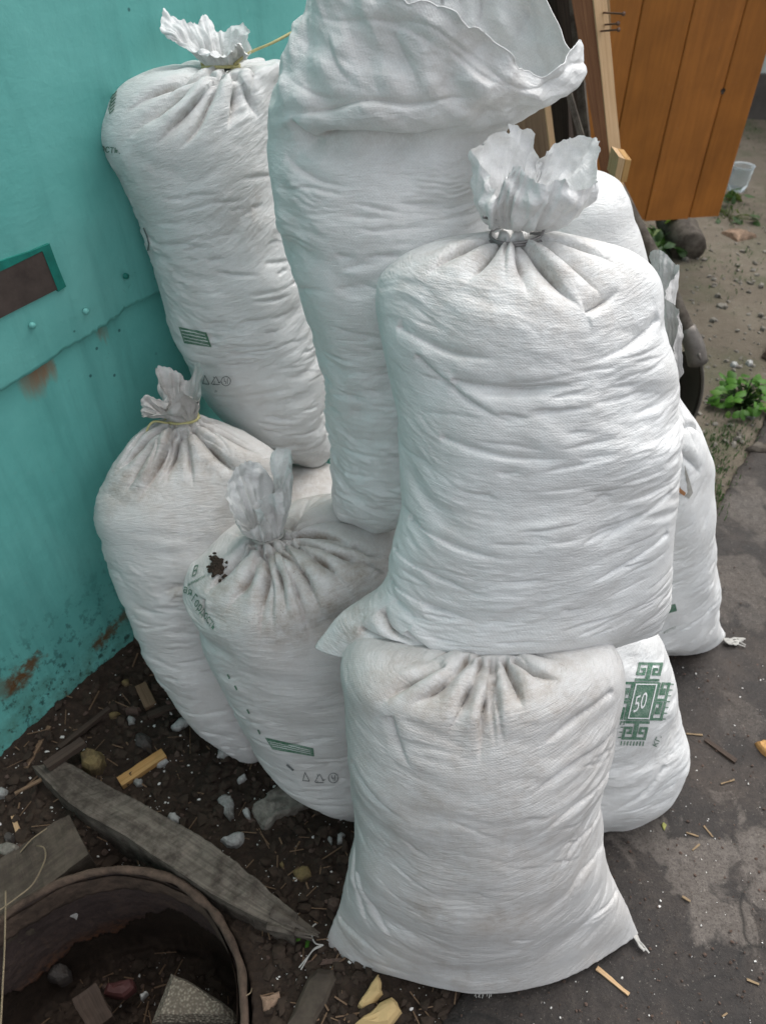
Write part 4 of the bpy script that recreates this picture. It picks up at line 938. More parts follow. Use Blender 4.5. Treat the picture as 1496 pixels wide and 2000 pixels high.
P = np.concatenate([inn, outr[::-1]]); add('drum_wall', P.reshape(-1, 3), grid_faces(80, nA)[:, ::-1], M['rust_wall'], tDr)
# dusty collar under the bead, ragged lower margin
zc2 = -.028-.014*np.abs(pn(np.cos(aa)*7, np.sin(aa)*7, 0*aa, 76))-.006*pn(np.cos(aa)*25, np.sin(aa)*25, 0*aa, 77)
Zc = .028+(zc2-.028)[None, :]*np.linspace(0, 1, 8)[:, None]; A8 = np.broadcast_to(aa[None, :], Zc.shape)
r8 = DR-.0165+.006*pn(np.cos(A8)*3, np.sin(A8)*3, Zc*7, 74); P = np.concatenate([cyl(r8, Zc, A8), cyl(r8+.004, Zc, A8)[::-1]])
add('collar', P.reshape(-1, 3), grid_faces(16, nA)[:, ::-1], M['rust_rim'], tDr)
ba = np.linspace(0, 2*math.pi, 10, endpoint=False)
rb = .0078+.0022*pn(np.cos(aa)*8, np.sin(aa)*8, 0*aa, 78)
P = np.stack([cyl(DR-.006+rb*np.cos(b_)+.003*pn(np.cos(aa)*5, np.sin(aa)*5, 0*aa, 79), .030+rb*np.sin(b_)+.004*pn(np.cos(aa)*4, np.sin(aa)*4, 0*aa, 80), aa) for b_ in ba], 1)
nV, nU = P.shape[:2]; i = np.arange(nV)[:, None]; j = np.arange(nU)[None, :]
F = np.stack([i*nU+j, ((i+1) % nV)*nU+j, ((i+1) % nV)*nU+(j+1) % nU, i*nU+(j+1) % nU], -1).reshape(-1, 4)
add('rim_bead', P.reshape(-1, 3), F, M['rust_rim'], tDr)

# timber beside the drum
zt = .055
FT = [on_z(*p, zt) for p in [(63, 1496), (139, 1570), (243, 1632), (334, 1692), (434, 1756), (520, 1800), (574, 1822)]]
BT = [on_z(*p, zt) for p in [(128, 1485), (222, 1539), (313, 1588), (400, 1640), (452, 1678), (519, 1732), (582, 1786)]]
dn_ = A3([0, 0, -.15])
tBm = empty('old_board', (FT[3]+BT[3])/2-A3([0, 0, zt]), 'thick weathered grey board with a splintered end beside the rusty drum', 'board')
loft('board', FT, BT, [p+dn_ for p in BT], [p+dn_+A3([-.004, -.006, 0]) for p in FT], M['wood_grey'], parent=tBm, jit=.004, seed=5, n=90)
sp = []
for k in range(16):
    a = FT[6]+(BT[6]-FT[6])*rnd.random()+A3([0, 0, -rnd.random()*.05]); d = nrm(FT[6]-FT[4]+A3([rnd.gauss(0, .02), rnd.gauss(0, .02), rnd.gauss(-.01, .02)]))
    v_, f_ = tube_geo([a-d*.05, a+d*.01, a+d*rnd.uniform(.015, .05)], [.007, .006, .0012], 5, 7); sp.append((v_, f_))
v_, f_ = merge(sp); add('splinters', v_, f_, M['wood_grey'], tBm, smooth=False)['kind'] = 'stuff'
zt = .035
c_ = [on_z(*p, zt) for p in [(174, 1668), (135, 1590), (-60, 1720), (-40, 1830)]]
loft('old_timber', [c_[3], (c_[3]+c_[0])/2, c_[0]], [c_[2], (c_[2]+c_[1])/2, c_[1]], [c_[2]-A3([0, 0, .12]), (c_[2]+c_[1])/2-A3([0, 0, .12]), c_[1]-A3([0, 0, .12])],
     [c_[3]-A3([0, 0, .12]), (c_[3]+c_[0])/2-A3([0, 0, .12]), c_[0]-A3([0, 0, .12])], M['wood_tan'], label='short dirty timber butting against the grey board, left of the drum', cat='timber', jit=.004, seed=9, n=50)

def dirty_mat(name, col, dirt=.65):
    b = NB(name); g_ = b.obj(); n = b.noise(g_, 70, 6, .75); n2 = b.noise(g_, 26, 5, .7)
    c = b.ramp(n, (.3, tuple(k*.62 for k in col)), (.68, tuple(min(1, k*1.2) for k in col)))
    c = b.mix(b.ramp(n2, (.42, 0.), (.62, dirt)), c, (.05, .037, .028))
    b.set(Base_Color=c, Roughness=.92, Specular_IOR_Level=.2, Normal=b.bump(n, .9, .004, b.bump(n2, .5, .004))); return b.m
# ------------------------------------------------------------------ stones, chips and sticks lying about
M['stone_pale'] = dirty_mat('pale_stone', (.36, .36, .34)); M['stone_white'] = dirty_mat('white_stone', (.50, .50, .48))
M['stone_slab'] = dirty_mat('mortar_slab', (.27, .25, .215)); M['sponge'] = dirty_mat('yellow_sponge', (.22, .165, .075), .8)
M['stone_red'] = dirty_mat('brownish_stone', (.12, .082, .066)); M['stone_grey'] = dirty_mat('grey_stone', (.085, .078, .072))
M['straw'] = wood_mat('dull_straw', (.20, .14, .08), (.34, .25, .15)); M['wood_chip'] = wood_mat('yellow_wood_chip', (.42, .29, .12), (.62, .47, .25)); M['brick'] = dirty_mat('brick_chip', (.33, .225, .155))
def chip(name, outline, th, mat, label, cat='stone', group=None, z=None, tilt=0.0, rough=.26, seed=0):
    """a lump with the given outline: top face domed and faceted, sides tapering into the ground"""
    rs = np.random.RandomState(seed+len(label)); O0 = A3(outline+[outline[0]], float); O = A3([O0[i]+(O0[i+1]-O0[i])*t+rs.normal(size=2)*(.9 if t else 0) for i in range(len(outline)) for t in (0, .5)])
    B0 = A3([gpt(*p) if z is None else on_z(p[0], p[1], z) for p in O]); c = B0.mean(0); n = len(B0)
    s_ = np.linalg.norm(B0-c, axis=1).mean()
    rings = []
    for k, (sc_, h_) in enumerate([(1.03, -.4), (1.04, .15), (.96, .62), (.74, .92), (.4, 1.0)]):
        q = c+(B0-c)*sc_; q[:, 2] = c[2]+h_*th
        q = q+s_*rough*pn(q[:, 0]*1.1/s_, q[:, 1]*1.1/s_, q[:, 2]*1.1/s_+k*.2, seed)[:, None]*A3([.4, .4, .8 if k > 1 else 0])
        q[:, 2] += tilt*(q[:, 0]-c[0]); rings.append(q)
    V = np.concatenate(rings+[A3([[c[0], c[1], c[2]+th*1.02]])]); F = [tuple(f) for f in grid_faces(5, n)]+[(4*n+i, 4*n+(i+1) % n, 5*n) for i in range(n)]
    return tag(add(name, V, F, mat, origin=(c[0], c[1], c[2]), smooth=False), label, cat, group)
def blob_outline(px, py, w_, h_, a=0, n=7, seed=0):
    r_ = random.Random(seed+px); out = []
    for k in range(n):
        t = 2*math.pi*k/n+r_.uniform(-.2, .2); m = r_.uniform(.78, 1.1); x, y = math.cos(t)*w_/2*m, math.sin(t)*h_/2*m
        out.append((px+x*math.cos(a)-y*math.sin(a), py+x*math.sin(a)+y*math.cos(a)))
    return out[::-1]
chip('mortar_fragment', [(493, 1573), (500, 1594), (516, 1622), (528, 1618), (538, 1604), (572, 1598), (612, 1573), (596, 1552), (572, 1539), (548, 1541), (522, 1553), (515, 1566)], .022, M['stone_slab'], 'large flat mortar fragment on the soil in front of the lettered sack', 'mortar')
chip('stone', [(426, 1567), (436, 1585), (449, 1604), (458, 1597), (457, 1573), (455, 1548), (441, 1552)], .014, M['stone_pale'], 'pointed pale grey stone left of the large mortar fragment')
chip('stone', [(475, 1585), (482, 1600), (491, 1604), (489, 1588), (480, 1578)], .012, M['stone_white'], 'small white stone between the pointed stone and the mortar fragment')
chip('stone', [(432, 1644), (444, 1655), (462, 1658), (475, 1646), (476, 1630), (458, 1630), (444, 1638)], .018, M['stone_white'], 'roundish white stone with a nub, below the pointed stone')
chip('stone', [(329, 1598), (336, 1609), (349, 1610), (354, 1599), (344, 1591), (334, 1591)], .014, M['stone_white'], 'white lump beside the upper edge of the grey board')
chip('stone', [(335, 1421), (340, 1430), (358, 1424), (378, 1412), (370, 1406), (350, 1409)], .014, M['stone_white'], 'long white stone touching the greyish sack')
chip('stone', [(427, 1470), (426, 1484), (440, 1488), (449, 1478), (446, 1462), (434, 1460)], .02, M['stone_white'], 'rough white lump left of the sack foot')
chip('stone', [(455, 1467), (456, 1478), (482, 1479), (483, 1468)], .014, M['stone_white'], 'flat white chip under the foot of the greyish sack', rough=.06)
chip('stone', [(464, 1526), (468, 1532), (482, 1522), (480, 1516), (470, 1520)], .012, M['stone_white'], 'small white chip above the pointed stone')
chip('stone', [(530, 1481), (534, 1489), (549, 1489), (543, 1481)], .008, M['stone_white'], 'thin white chip under the lettered sack')
chip('stone', [(660, 1632), (660, 1650), (669, 1648), (675, 1632), (667, 1629)], .012, M['stone_white'], 'white chip beside the big front sack')
chip('stone', [(640, 1640), (648, 1652), (650, 1644), (644, 1634)], .008, M['stone_pale'], 'tiny pale chip left of the chip by the front sack')
chip('stone', [(640, 1762), (640, 1776), (652, 1786), (664, 1778), (667, 1764), (655, 1755)], .022, M['stone_red'], 'rounded brownish stone against the big front sack')
chip('stone', [(306, 1490), (308, 1500), (322, 1498), (330, 1488), (322, 1482)], .01, M['stone_white'], 'white chip touching the orange wood splinter')
chip('stone', [(262, 1530), (268, 1538), (280, 1535), (279, 1524), (268, 1522)], .010, M['stone_pale'], 'pale pebble just below the orange wood splinter')
chip('stone', [(240, 1338), (244, 1342), (254, 1338), (252, 1328), (244, 1330)], .012, M['sponge'], 'tan pebble near the foot of the teal wall')
chip('stone', [(212, 1398), (218, 1406), (232, 1402), (236, 1395), (222, 1392)], .012, M['sponge'], 'yellowish pebble beside the dark stick')
chip('stone', [(250, 1408), (252, 1416), (264, 1414), (266, 1406), (256, 1402)], .012, M['stone_pale'], 'whitish pebble right of the yellowish pebble')
chip('stone', [(246, 1386), (248, 1396), (272, 1396), (276, 1388), (262, 1382)], .014, M['stone_red'], 'brown pebble behind the whitish pebble')
chip('stone', [(10, 1640), (14, 1650), (28, 1650), (32, 1638), (24, 1630), (16, 1632)], .016, M['stone_grey'], 'grey pebble at the left edge beside the timber')
chip('stone', [(-4, 1545), (0, 1562), (16, 1556), (19, 1545), (8, 1540)], .014, M['stone_pale'], 'flat grey stone at the left edge of the soil')
chip('stone', [(0, 1650), (2, 1670), (20, 1676), (40, 1668), (40, 1654), (16, 1648)], .016, M['stone_slab'], 'broad dull stone below the grey pebble at the left')
chip('stone', [(266, 1440), (268, 1458), (284, 1468), (298, 1462), (296, 1446), (280, 1438)], .02, M['stone_grey'], 'dark grey stone above the orange wood splinter')
chip('sponge_lump', [(160, 1480), (164, 1505), (180, 1515), (200, 1512), (210, 1496), (205, 1480), (190, 1472), (174, 1472)], .035, M['sponge'], 'yellowish sponge lump beside the end of the grey board', 'sponge', rough=.2)
chip('wood_chip', [(572, 1703), (580, 1720), (598, 1722), (608, 1712), (604, 1698), (590, 1696)], .014, M['sponge'], 'yellow brown crumpled chip on the dark soil', 'chip', rough=.2)
chip('wood_chip', [(546, 1690), (552, 1698), (556, 1690), (552, 1684)], .008, M['sponge'], 'tiny yellow flake left of the crumpled chip', 'chip')
chip('wood_chip', [(508, 1945), (514, 1975), (526, 1982), (536, 1966), (549, 1954), (546, 1940), (528, 1945)], .01, M['brick'], 'brown curled bark flake left of the flat wood piece', 'bark', rough=.25)
chip('wood_chip', [(699, 1965), (706, 1974), (728, 1962), (748, 1946), (745, 1925), (738, 1906), (724, 1926), (712, 1945)], .018, M['wood_chip'], 'pointed yellow wood chip under the front sack', 'wood chip')
chip('wood_chip', [(693, 2004), (716, 2010), (760, 2010), (783, 1982), (776, 1965), (766, 1952), (744, 1960), (722, 1982)], .028, M['wood_chip'], 'bigger pale yellow wood chunk at the bottom edge', 'wood chip')
# flat wood piece
fp = [(622, 1895), (652, 1898), (659, 1912), (640, 1960), (612, 2010), (560, 2010), (582, 1960), (602, 1915)]
chip('flat_wood_piece', fp[::-1], .018, M['wood_tan'], 'flat worn wood piece lying at the bottom edge', 'wood piece', rough=.04)
stick('wood_splinter', (236, 1532), (322, 1474), 20, .014, M['wood_splint'], 'bright orange wood splinter on the dark soil', 'splinter', dz=.004)
stick('charred_stick', (92, 1500), (165, 1450), 17, .014, M['wood_dark'], 'thick black charred stick across the end of the grey board', dz=.045)
stick('charred_stick', (118, 1462), (215, 1385), 9, .010, M['wood_dark'], 'long thin dark stick along the foot of the teal wall', dz=.012)
stick('bark_piece', (276, 1340), (296, 1382), 20, .012, M['wood_mid'], 'reddish bark piece near the foot of the greyish sack', 'bark')
stick('charred_stick', (290, 1400), (345, 1380), 12, .012, M['wood_dark'], 'short dark stick in front of the greyish sack')
stick('twig', (52, 1502), (98, 1420), 8, .008, M['wood_mid'], 'brown twig between the wall and the grey board', 'twig')
stick('twig', (30, 1550), (82, 1522), 5, .005, M['wood_mid'], 'fine reddish twig at the left, above the timber', 'twig', dz=.03)
stick('twig', (26, 1590), (36, 1625), 7, .006, M['wood_pale'], 'pale short twig at the left edge', 'twig')
stick('twig', (590, 1884), (668, 1876), 8, .006, M['stone_red'], 'brown stick under the corner of the front sack', 'twig', dz=.004)
stick('twig', (1165, 1890), (1228, 1942), 6, .004, M['wood_pale'], 'pale straw poking out from under the front sack', 'straw', dz=.004)
stick('charred_stick', (1376, 1445), (1436, 1488), 8, .007, M['wood_dark'], 'black stick on the wet concrete path')
chip('bark_piece', [(1474, 1452), (1486, 1470), (1504, 1480), (1510, 1462), (1488, 1447)], .014, M['wood_splint'], 'orange brown bark piece at the right edge of the path', 'bark')
chip('bark_piece', [(1310, 1352), (1313, 1362), (1321, 1356), (1318, 1349)], .008, M['wood_chip'], 'tan chip beside the emblem sack', 'wood chip')
for k, (a_, b_, wh) in enumerate([((1340, 1432), (1372, 1435), 'right of the emblem sack'), ((1408, 1530), (1434, 1522), 'below the black stick'), ((1340, 1625), (1364, 1633), 'right of the yellowish leaf'), ((1332, 1750), (1348, 1760), 'on the dark wet area right of the front sack'), ((1458, 1912), (1482, 1922), 'near the lower right corner'), ((1410, 1985), (1420, 1978), 'at the bottom edge of the path'), ((1352, 1660), (1366, 1648), 'at the border of the pale patch'), ((1374, 1612), (1392, 1634), 'slanting above the pale patch'), ((1286, 1580), (1296, 1572), 'closest to the foot of the emblem sack')]):
    tag(stick('straw', a_, b_, 3, .0025, M['straw'], None, None, dz=.003), 'thin straw on the wet path '+wh, 'straw', 'straws on the path')
chip('leaf', [(1292, 1612), (1297, 1622), (1301, 1612), (1295, 1606)], .002, flat_mat('yellow_leaf', (.30, .30, .09), .6), 'small yellowish leaf on the wet path', 'leaf')
# far pieces on the yard
chip('brick_chip', [(1408, 456), (1438, 473), (1474, 464), (1440, 452), (1420, 450)], .02, M['brick'], 'flat brick chip on the yard by the orange door', 'brick chip')
chip('board_end', [(1486, 700), (1520, 712), (1540, 690), (1500, 672)], .035, M['stone_red'], 'pinkish board end at the right edge of the yard', 'board')
chip('board_end', [(1455, 880), (1500, 884), (1530, 880), (1500, 872), (1470, 873)], .016, M['wood_grey'], 'grey board end at the right edge, where path begins', 'board')
for k, (px, py, w_, h_, lab) in enumerate([(1465, 815, 18, 10, 'white pebble below the green weed'), (1462, 712, 18, 9, 'white pebble above the green weed'), (1484, 618, 12, 8, 'small pebble on the yard at the right edge'), (1410, 600, 26, 9, 'flat pale stone on the yard beside the shovel'),
        (1390, 628, 12, 8, 'small stone on the yard above the shovel blade'), (1400, 580, 14, 5, 'thin pale chip on the yard behind the shovel'), (1338, 508, 14, 7, 'pebble on the yard near the grey log'), (1432, 715, 18, 8, 'tan pebble above the weed, left of the white one'), (1488, 645, 10, 8, 'tiny pebble above the pinkish board end'),
        (1438, 860, 16, 7, 'grey pebble among the grass'), (1485, 560, 10, 6, 'tiny pebble right of the yard middle')]):
    chip('stone', blob_outline(px, py, w_, h_, .2, 7, k), .014, M['stone_white'] if 'white' in lab else M['stone_slab'], lab, 'stone')
# inside the drum
zf = -.29
chip('foam_block', [(340, 1912), (322, 1960), (302, 2010), (470, 2010), (462, 1985), (420, 1955), (372, 1925)][::-1], .06, M['stone_slab'], 'dirty grainy foam block inside the rusty drum', 'foam block', z=-.20, rough=.05)
fo = NB('bead_foam'); vo = fo.n('ShaderNodeTexVoronoi', None, Vector=fo.obj(), Scale=190.0); fo.set(Base_Color=fo.ramp(vo.outputs['Distance'], (.1, (.36, .32, .25)), (.6, (.15, .125, .095))), Roughness=.9, Normal=fo.bump(fo.math('SUBTRACT', 1.0, vo.outputs['Distance']), 1.0, .003))
bpy.data.objects['foam_block'].data.materials[0] = fo.m
def pit_stick(a_, b_, z, wpx, th, mat, label, name='wood_stake', cat='stake'):
    p, q = on_z(*a_, z), on_z(*b_, z-.05); sc = wpx/FPX*np.linalg.norm(CAM-p); d = nrm(q-p); wv = nrm(np.cross(d, [0, 0, 1.0]))*sc
    bar(name, p, q, wv, (0, 0, th), mat, label=label, cat=cat, jit=.003, seed=4)
pit_stick((172, 1945), (205, 2010), -.2, 38, .03, M['wood_dark'], 'split wood stake standing inside the drum')
chip('red_shard', [(212, 1925), (205, 1945), (245, 1950), (265, 1935), (262, 1915), (240, 1918)], .02, flat_mat('dark_red', (.075, .028, .026), .6), 'dark red shard inside the drum', 'shard', z=-.26)
chip('stone', [(275, 1945), (278, 1955), (290, 1942), (286, 1938)], .012, M['stone_white'], 'white sliver inside the drum', z=-.26)
chip('stone', [(100, 1890), (98, 1915), (118, 1925), (140, 1912), (136, 1893), (118, 1885)], .03, M['stone_grey'], 'dark lump inside the drum by its wall', z=-.28)
o = chip('paint_flake', [(134, 1780), (136, 1790), (150, 1796), (153, 1785), (146, 1781)], .003, M['stone_white'], 'white paint flake stuck on the drum wall', 'flake', z=-.10)

# loose crumbs and clods nobody could count
def ico(r_, rs, flat=.6):
    t = (1+5**.5)/2
    v = A3([(-1,t,0),(1,t,0),(-1,-t,0),(1,-t,0),(0,-1,t),(0,1,t),(0,-1,-t),(0,1,-t),(t,0,-1),(t,0,1),(-t,0,-1),(-t,0,1)], float)/1.9
    v = v*(1+.35*rs.normal(size=(12, 1)).clip(-1, 1))*r_*A3([rs.uniform(.7, 1.4), rs.uniform(.7, 1.2), flat])
    a = rs.uniform(0, 6.28); c_, s_ = math.cos(a), math.sin(a); v = v@A3([[c_, -s_, 0], [s_, c_, 0], [0, 0, 1]])
    return v
ICF = A3([(0,11,5),(0,5,1),(0,1,7),(0,7,10),(0,10,11),(1,5,9),(5,11,4),(11,10,2),(10,7,6),(7,1,8),(3,9,4),(3,4,2),(3,2,6),(3,6,8),(3,8,9),(4,9,5),(2,4,11),(6,2,10),(8,6,7),(9,8,1)])
def scatter(name, n, reg, rlo, rhi, mat, seed, p_=2.0, zone=None, flat=.65):
    rs = np.random.RandomState(seed); V, F, k = [], [], 0; tries = 0
    while k < n and tries < n*30:
        tries += 1; px, py = rs.uniform(reg[0], reg[2]), rs.uniform(reg[1], reg[3]); p = on_z(px, py, 0)
        if zone and not zone(px, py, p, rs): continue
        r_ = rlo+(rhi-rlo)*rs.rand()**p_
        V.append(ico(r_, rs, flat)+A3([p[0], p[1], gz(p[0], p[1])+r_*.3])); F.append(ICF+12*k); k += 1
    o = add(name, np.concatenate(V), np.concatenate(F), mat, smooth=False); return tag(o, kind='stuff')
def soil_zone(px, py, p, rs):
    e = (p[0]-EDGE0[0])*EN[0]+(p[1]-EDGE0[1])*EN[1]; wl = (p[0]-WP[0])*WN[0]+(p[1]-WP[1])*WN[1]
    rr = math.hypot(p[0]-DC[0], p[1]-DC[1])
    return e < -.01 and wl > .005 and abs(rr-DR) > .03
def clumpy(px, py, p, rs):
    return soil_zone(px, py, p, rs) and pn(p[0]*5, p[1]*5, 0, 91) > rs.uniform(-.6, .5)
M['crumb'] = flat_mat('white_crumbs', (.66, .65, .62), .9, .2, 100); M['clod'] = flat_mat('soil_clods', (.040, .028, .020), .95, .5, 60, .6, .003)

o = scatter('soil_clods', 4200, (-60, 1180, 1000, 2060), .002, .013, M['clod'], 1, 2.6, soil_zone)
o = scatter('foam_crumbs', 900, (-40, 1250, 900, 2040), .0009, .0038, M['crumb'], 2, 3.5, clumpy)
o = scatter('gravel', 500, (-40, 1250, 900, 2040), .002, .007, M['stone_red'], 3, 2.5, soil_zone)
o = scatter('path_crumbs', 150, (1000, 1300, 1520, 2040), .0008, .0026, M['crumb'], 4, 3, lambda px, py, p, rs: True)
o = scatter('path_grit', 900, (900, 900, 1560, 2060), .0007, .0030, M['stone_red'], 6, 3, lambda px, py, p, rs: (p[0]-EDGE0[0])*EN[0]+(p[1]-EDGE0[1])*EN[1] > .01)
o = scatter('yard_gravel', 700, (1240, 440, 1560, 1000), .003, .012, M['stone_slab'], 5, 3, lambda px, py, p, rs: (p[0]-EDGE0[0])*EN[0]+(p[1]-EDGE0[1])*EN[1] < -.02)
rs = np.random.RandomState(8); g_ = []
for k in range(420):
    px, py = rs.uniform(-40, 900), rs.uniform(1240, 2040); p = on_z(px, py, 0)
    if not soil_zone(px, py, p, rs): continue
    a = rs.uniform(0, 6.28); L = rs.uniform(.008, .05)*(.5+rs.rand()); d = A3([math.cos(a), math.sin(a), 0])*L/2; z = gz(p[0], p[1])+.003
    c = A3([p[0], p[1], z]); g_.append(tube_geo([c-d, c+d+A3([0, 0, rs.uniform(0, .008)])], rs.uniform(.0006, .0018), 4))
v_, f_ = merge(g_); tag(add('plant_litter', v_, f_, M['wood_mid'], smooth=False), kind='stuff')

# dry stalks and a bent wire at the left edge
M['stalk'] = flat_mat('dry_stalk', (.20, .155, .10), .7, .3, 100)
def strand(name, pts, r_, mat, label, cat):
    v_, f_ = tube_geo(pts, r_, 6, 28); return tag(add(name, v_, f_, mat, origin=pts[0]), label, cat)
strand('dry_stalk', [on_z(12, 1740, .06), on_z(10, 1850, .08), on_z(6, 1930, .10), on_z(2, 2010, .12)], .0016, M['stalk'], 'upright dry stalk at the lower left edge', 'stalk')
strand('dry_stalk', [on_z(-10, 1785, .08), on_z(35, 1752, .08), on_z(62, 1730, .075), on_z(80, 1700, .07), on_z(90, 1670, .06), on_z(84, 1654, .05), on_z(72, 1652, .045)], .0014, M['stalk'], 'hooked dry tendril over the timber', 'stalk')
strand('dry_stalk', [on_z(40, 1665, .04), on_z(62, 1640, .045), on_z(92, 1618, .05)], .0013, M['stalk'], 'thin straight straw on the timber', 'stalk')
strand('dry_stalk', [on_z(470, 1935, .03), on_z(478, 1945, .035), on_z(490, 1938, .03), on_z(492, 1930, .025)], .0010, M['stalk'], 'thread of straw caught on the drum rim', 'stalk')

# ------------------------------------------------------------------ green plants on the yard
def leaf_mat(name, c0, c1):
    b = NB(name); n = b.noise(b.obj(), 30, 4); c = b.ramp(n, (.3, c0), (.7, c1)); rv = b.n('ShaderNodeObjectInfo').outputs['Random']; c = b.mix(b.ramp(rv, (.0, .55), (.45, 0.)), c, tuple(k*.45 for k in c0)); c = b.mix(b.ramp(rv, (.8, 0.), (1., .6)), c, (.20, .22, .05)); b.set(Base_Color=c, Roughness=.5, Specular_IOR_Level=.3)
    tr = b.n('ShaderNodeBsdfTranslucent'); b.put(tr.inputs[0], c); mx = b.n('ShaderNodeMixShader', None, Fac=.3); b.put(mx.inputs[1], b.b); b.put(mx.inputs[2], tr); b.put(b.out.inputs['Surface'], mx); return b.m
M['leaf'] = leaf_mat('fresh_leaf', (.055, .16, .018), (.11, .27, .035)); M['leaf_dark'] = leaf_mat('dull_leaf', (.03, .075, .018), (.06, .12, .03))
def lobed(L, W):
    pts = [(0, 0), (.12, .10), (.22, .34), (.34, .30), (.42, .5), (.55, .38), (.62, .46), (.74, .28), (.82, .3), (1.0, 0)]
    o = [(x*L, y*W, 0) for x, y in pts]+[(x*L, -y*W, 0) for x, y in pts[-2:0:-1]]
    mid = [(x*L, 0, -.0) for x, y in pts[1:-1]]
    V = [(x, y, -abs(y)*.35-(x/L)**2*L*.35) for x, y, z in o]; n = len(o)
    V2 = [(x, 0, .004-(x/L)**2*L*.35) for x, y, z in mid]
    F = []; m = len(pts)
    for k in range(m-1):
        a, b_ = k, k+1; ma = n+k-1 if k > 0 else 0; mb = n+k if k+1 < m-1 else m-1
        F.append([a, b_, mb, ma] if ma != a else [a, b_, mb]); F[-1] = list(dict.fromkeys(F[-1]))
        a2 = (n-k) % n; b2 = n-k-1; q = [ma, mb, b2, a2]; F.append(list(dict.fromkeys(q)))
    return V+V2, [f for f in F if len(f) > 2]
LV, LF = lobed(1.0, .75)
def weed(name, base, n, Lr, mat, label, cat, h=(.03, .1), spread=.05, seed=0, group=None):
    rs = random.Random(seed); t = empty(name, base, label, cat, group)
    me = mesh('leaf', LV, LF, mat); st = []
    for k in range(n):
        a = rs.uniform(0, 6.28); r_ = spread*rs.random()**.6; z = rs.uniform(*h)*(1-.5*r_/spread); L = rs.uniform(*Lr)
        o = bpy.data.objects.new('leaf', me); COL.objects.link(o); o.parent = t
        o.location = (r_*math.cos(a), r_*math.sin(a), z); o.scale = (L, L, L); o.rotation_euler = (rs.gauss(0, .35), rs.gauss(.05, .4), a+rs.gauss(0, .5))
        st.append(tube_geo([A3(base)+A3([r_*.2*math.cos(a), r_*.2*math.sin(a), 0]), A3(base)+A3([r_*.6*math.cos(a), r_*.6*math.sin(a), z*.8]), A3(base)+A3([r_*math.cos(a), r_*math.sin(a), z])], .0016, 4, 5))
    v_, f_ = merge(st); add('stems', v_, f_, M['leaf_dark'], t)
    return t
weed('weed', gpt(1445, 795), 84, (.028, .05), M['leaf'], 'bright green lobed weed on the yard at the right', 'weed', (.03, .12), .085, 1)
weed('weed', gpt(1280, 487), 34, (.05, .09), M['leaf_dark'], 'dark green weed under the orange door', 'weed', (.03, .14), .12, 2)
weed('weed', gpt(1300, 470), 16, (.05, .09), M['leaf'], 'light green shoots between the weed and the grey log', 'weed', (.02, .10), .07, 3)
weed('weed', gpt(1420, 425), 26, (.03, .06), M['leaf_dark'], 'low straggling weed beside the orange door corner', 'weed', (.01, .06), .13, 4)
weed('weed', gpt(1424, 393), 14, (.05, .09), M['leaf_dark'], 'weed in front of the plastic jar', 'weed', (.01, .07), .07, 5)
weed('seedling', gpt(600, 1828), 5, (.010, .016), M['leaf'], 'tiny green seedling by the splintered board end', 'seedling', (.006, .02), .012, 6)
def grass(pxs, n, seed, mat):
    rs = np.random.RandomState(seed); V, F, k = [], [], 0
    for (px, py, sx, sy) in pxs:
        for _ in range(n):
            p = gpt(rs.normal(px, sx), rs.normal(py, sy)); a = rs.uniform(0, 6.28); L = rs.uniform(.006, .026); d = A3([math.cos(a), math.sin(a), 0]); s_ = A3([-d[1], d[0], 0])*rs.uniform(.001, .0022); b_ = rs.uniform(.2, 1.0)
            q = [p-s_, p+s_, p+d*L*.35*b_+A3([0, 0, L*.6])+s_*.8, p+d*L*.35*b_+A3([0, 0, L*.6])-s_*.8, p+d*L*b_+A3([0, 0, L*.75])]
            V += q; F += [(k, k+1, k+2, k+3), (k+3, k+2, k+4)]; k += 5
    return tag(add('grass', V, F, mat), kind='stuff')
grass([(1410, 880, 25, 35), (1400, 955, 14, 30), (1440, 850, 25, 20), (1385, 900, 8, 40)], 150, 3, M['leaf_dark'])
grass([(1400, 390, 60, 30), (1430, 410, 30, 20), (1470, 260, 30, 15), (1430, 520, 40, 30)], 110, 4, M['leaf_dark'])

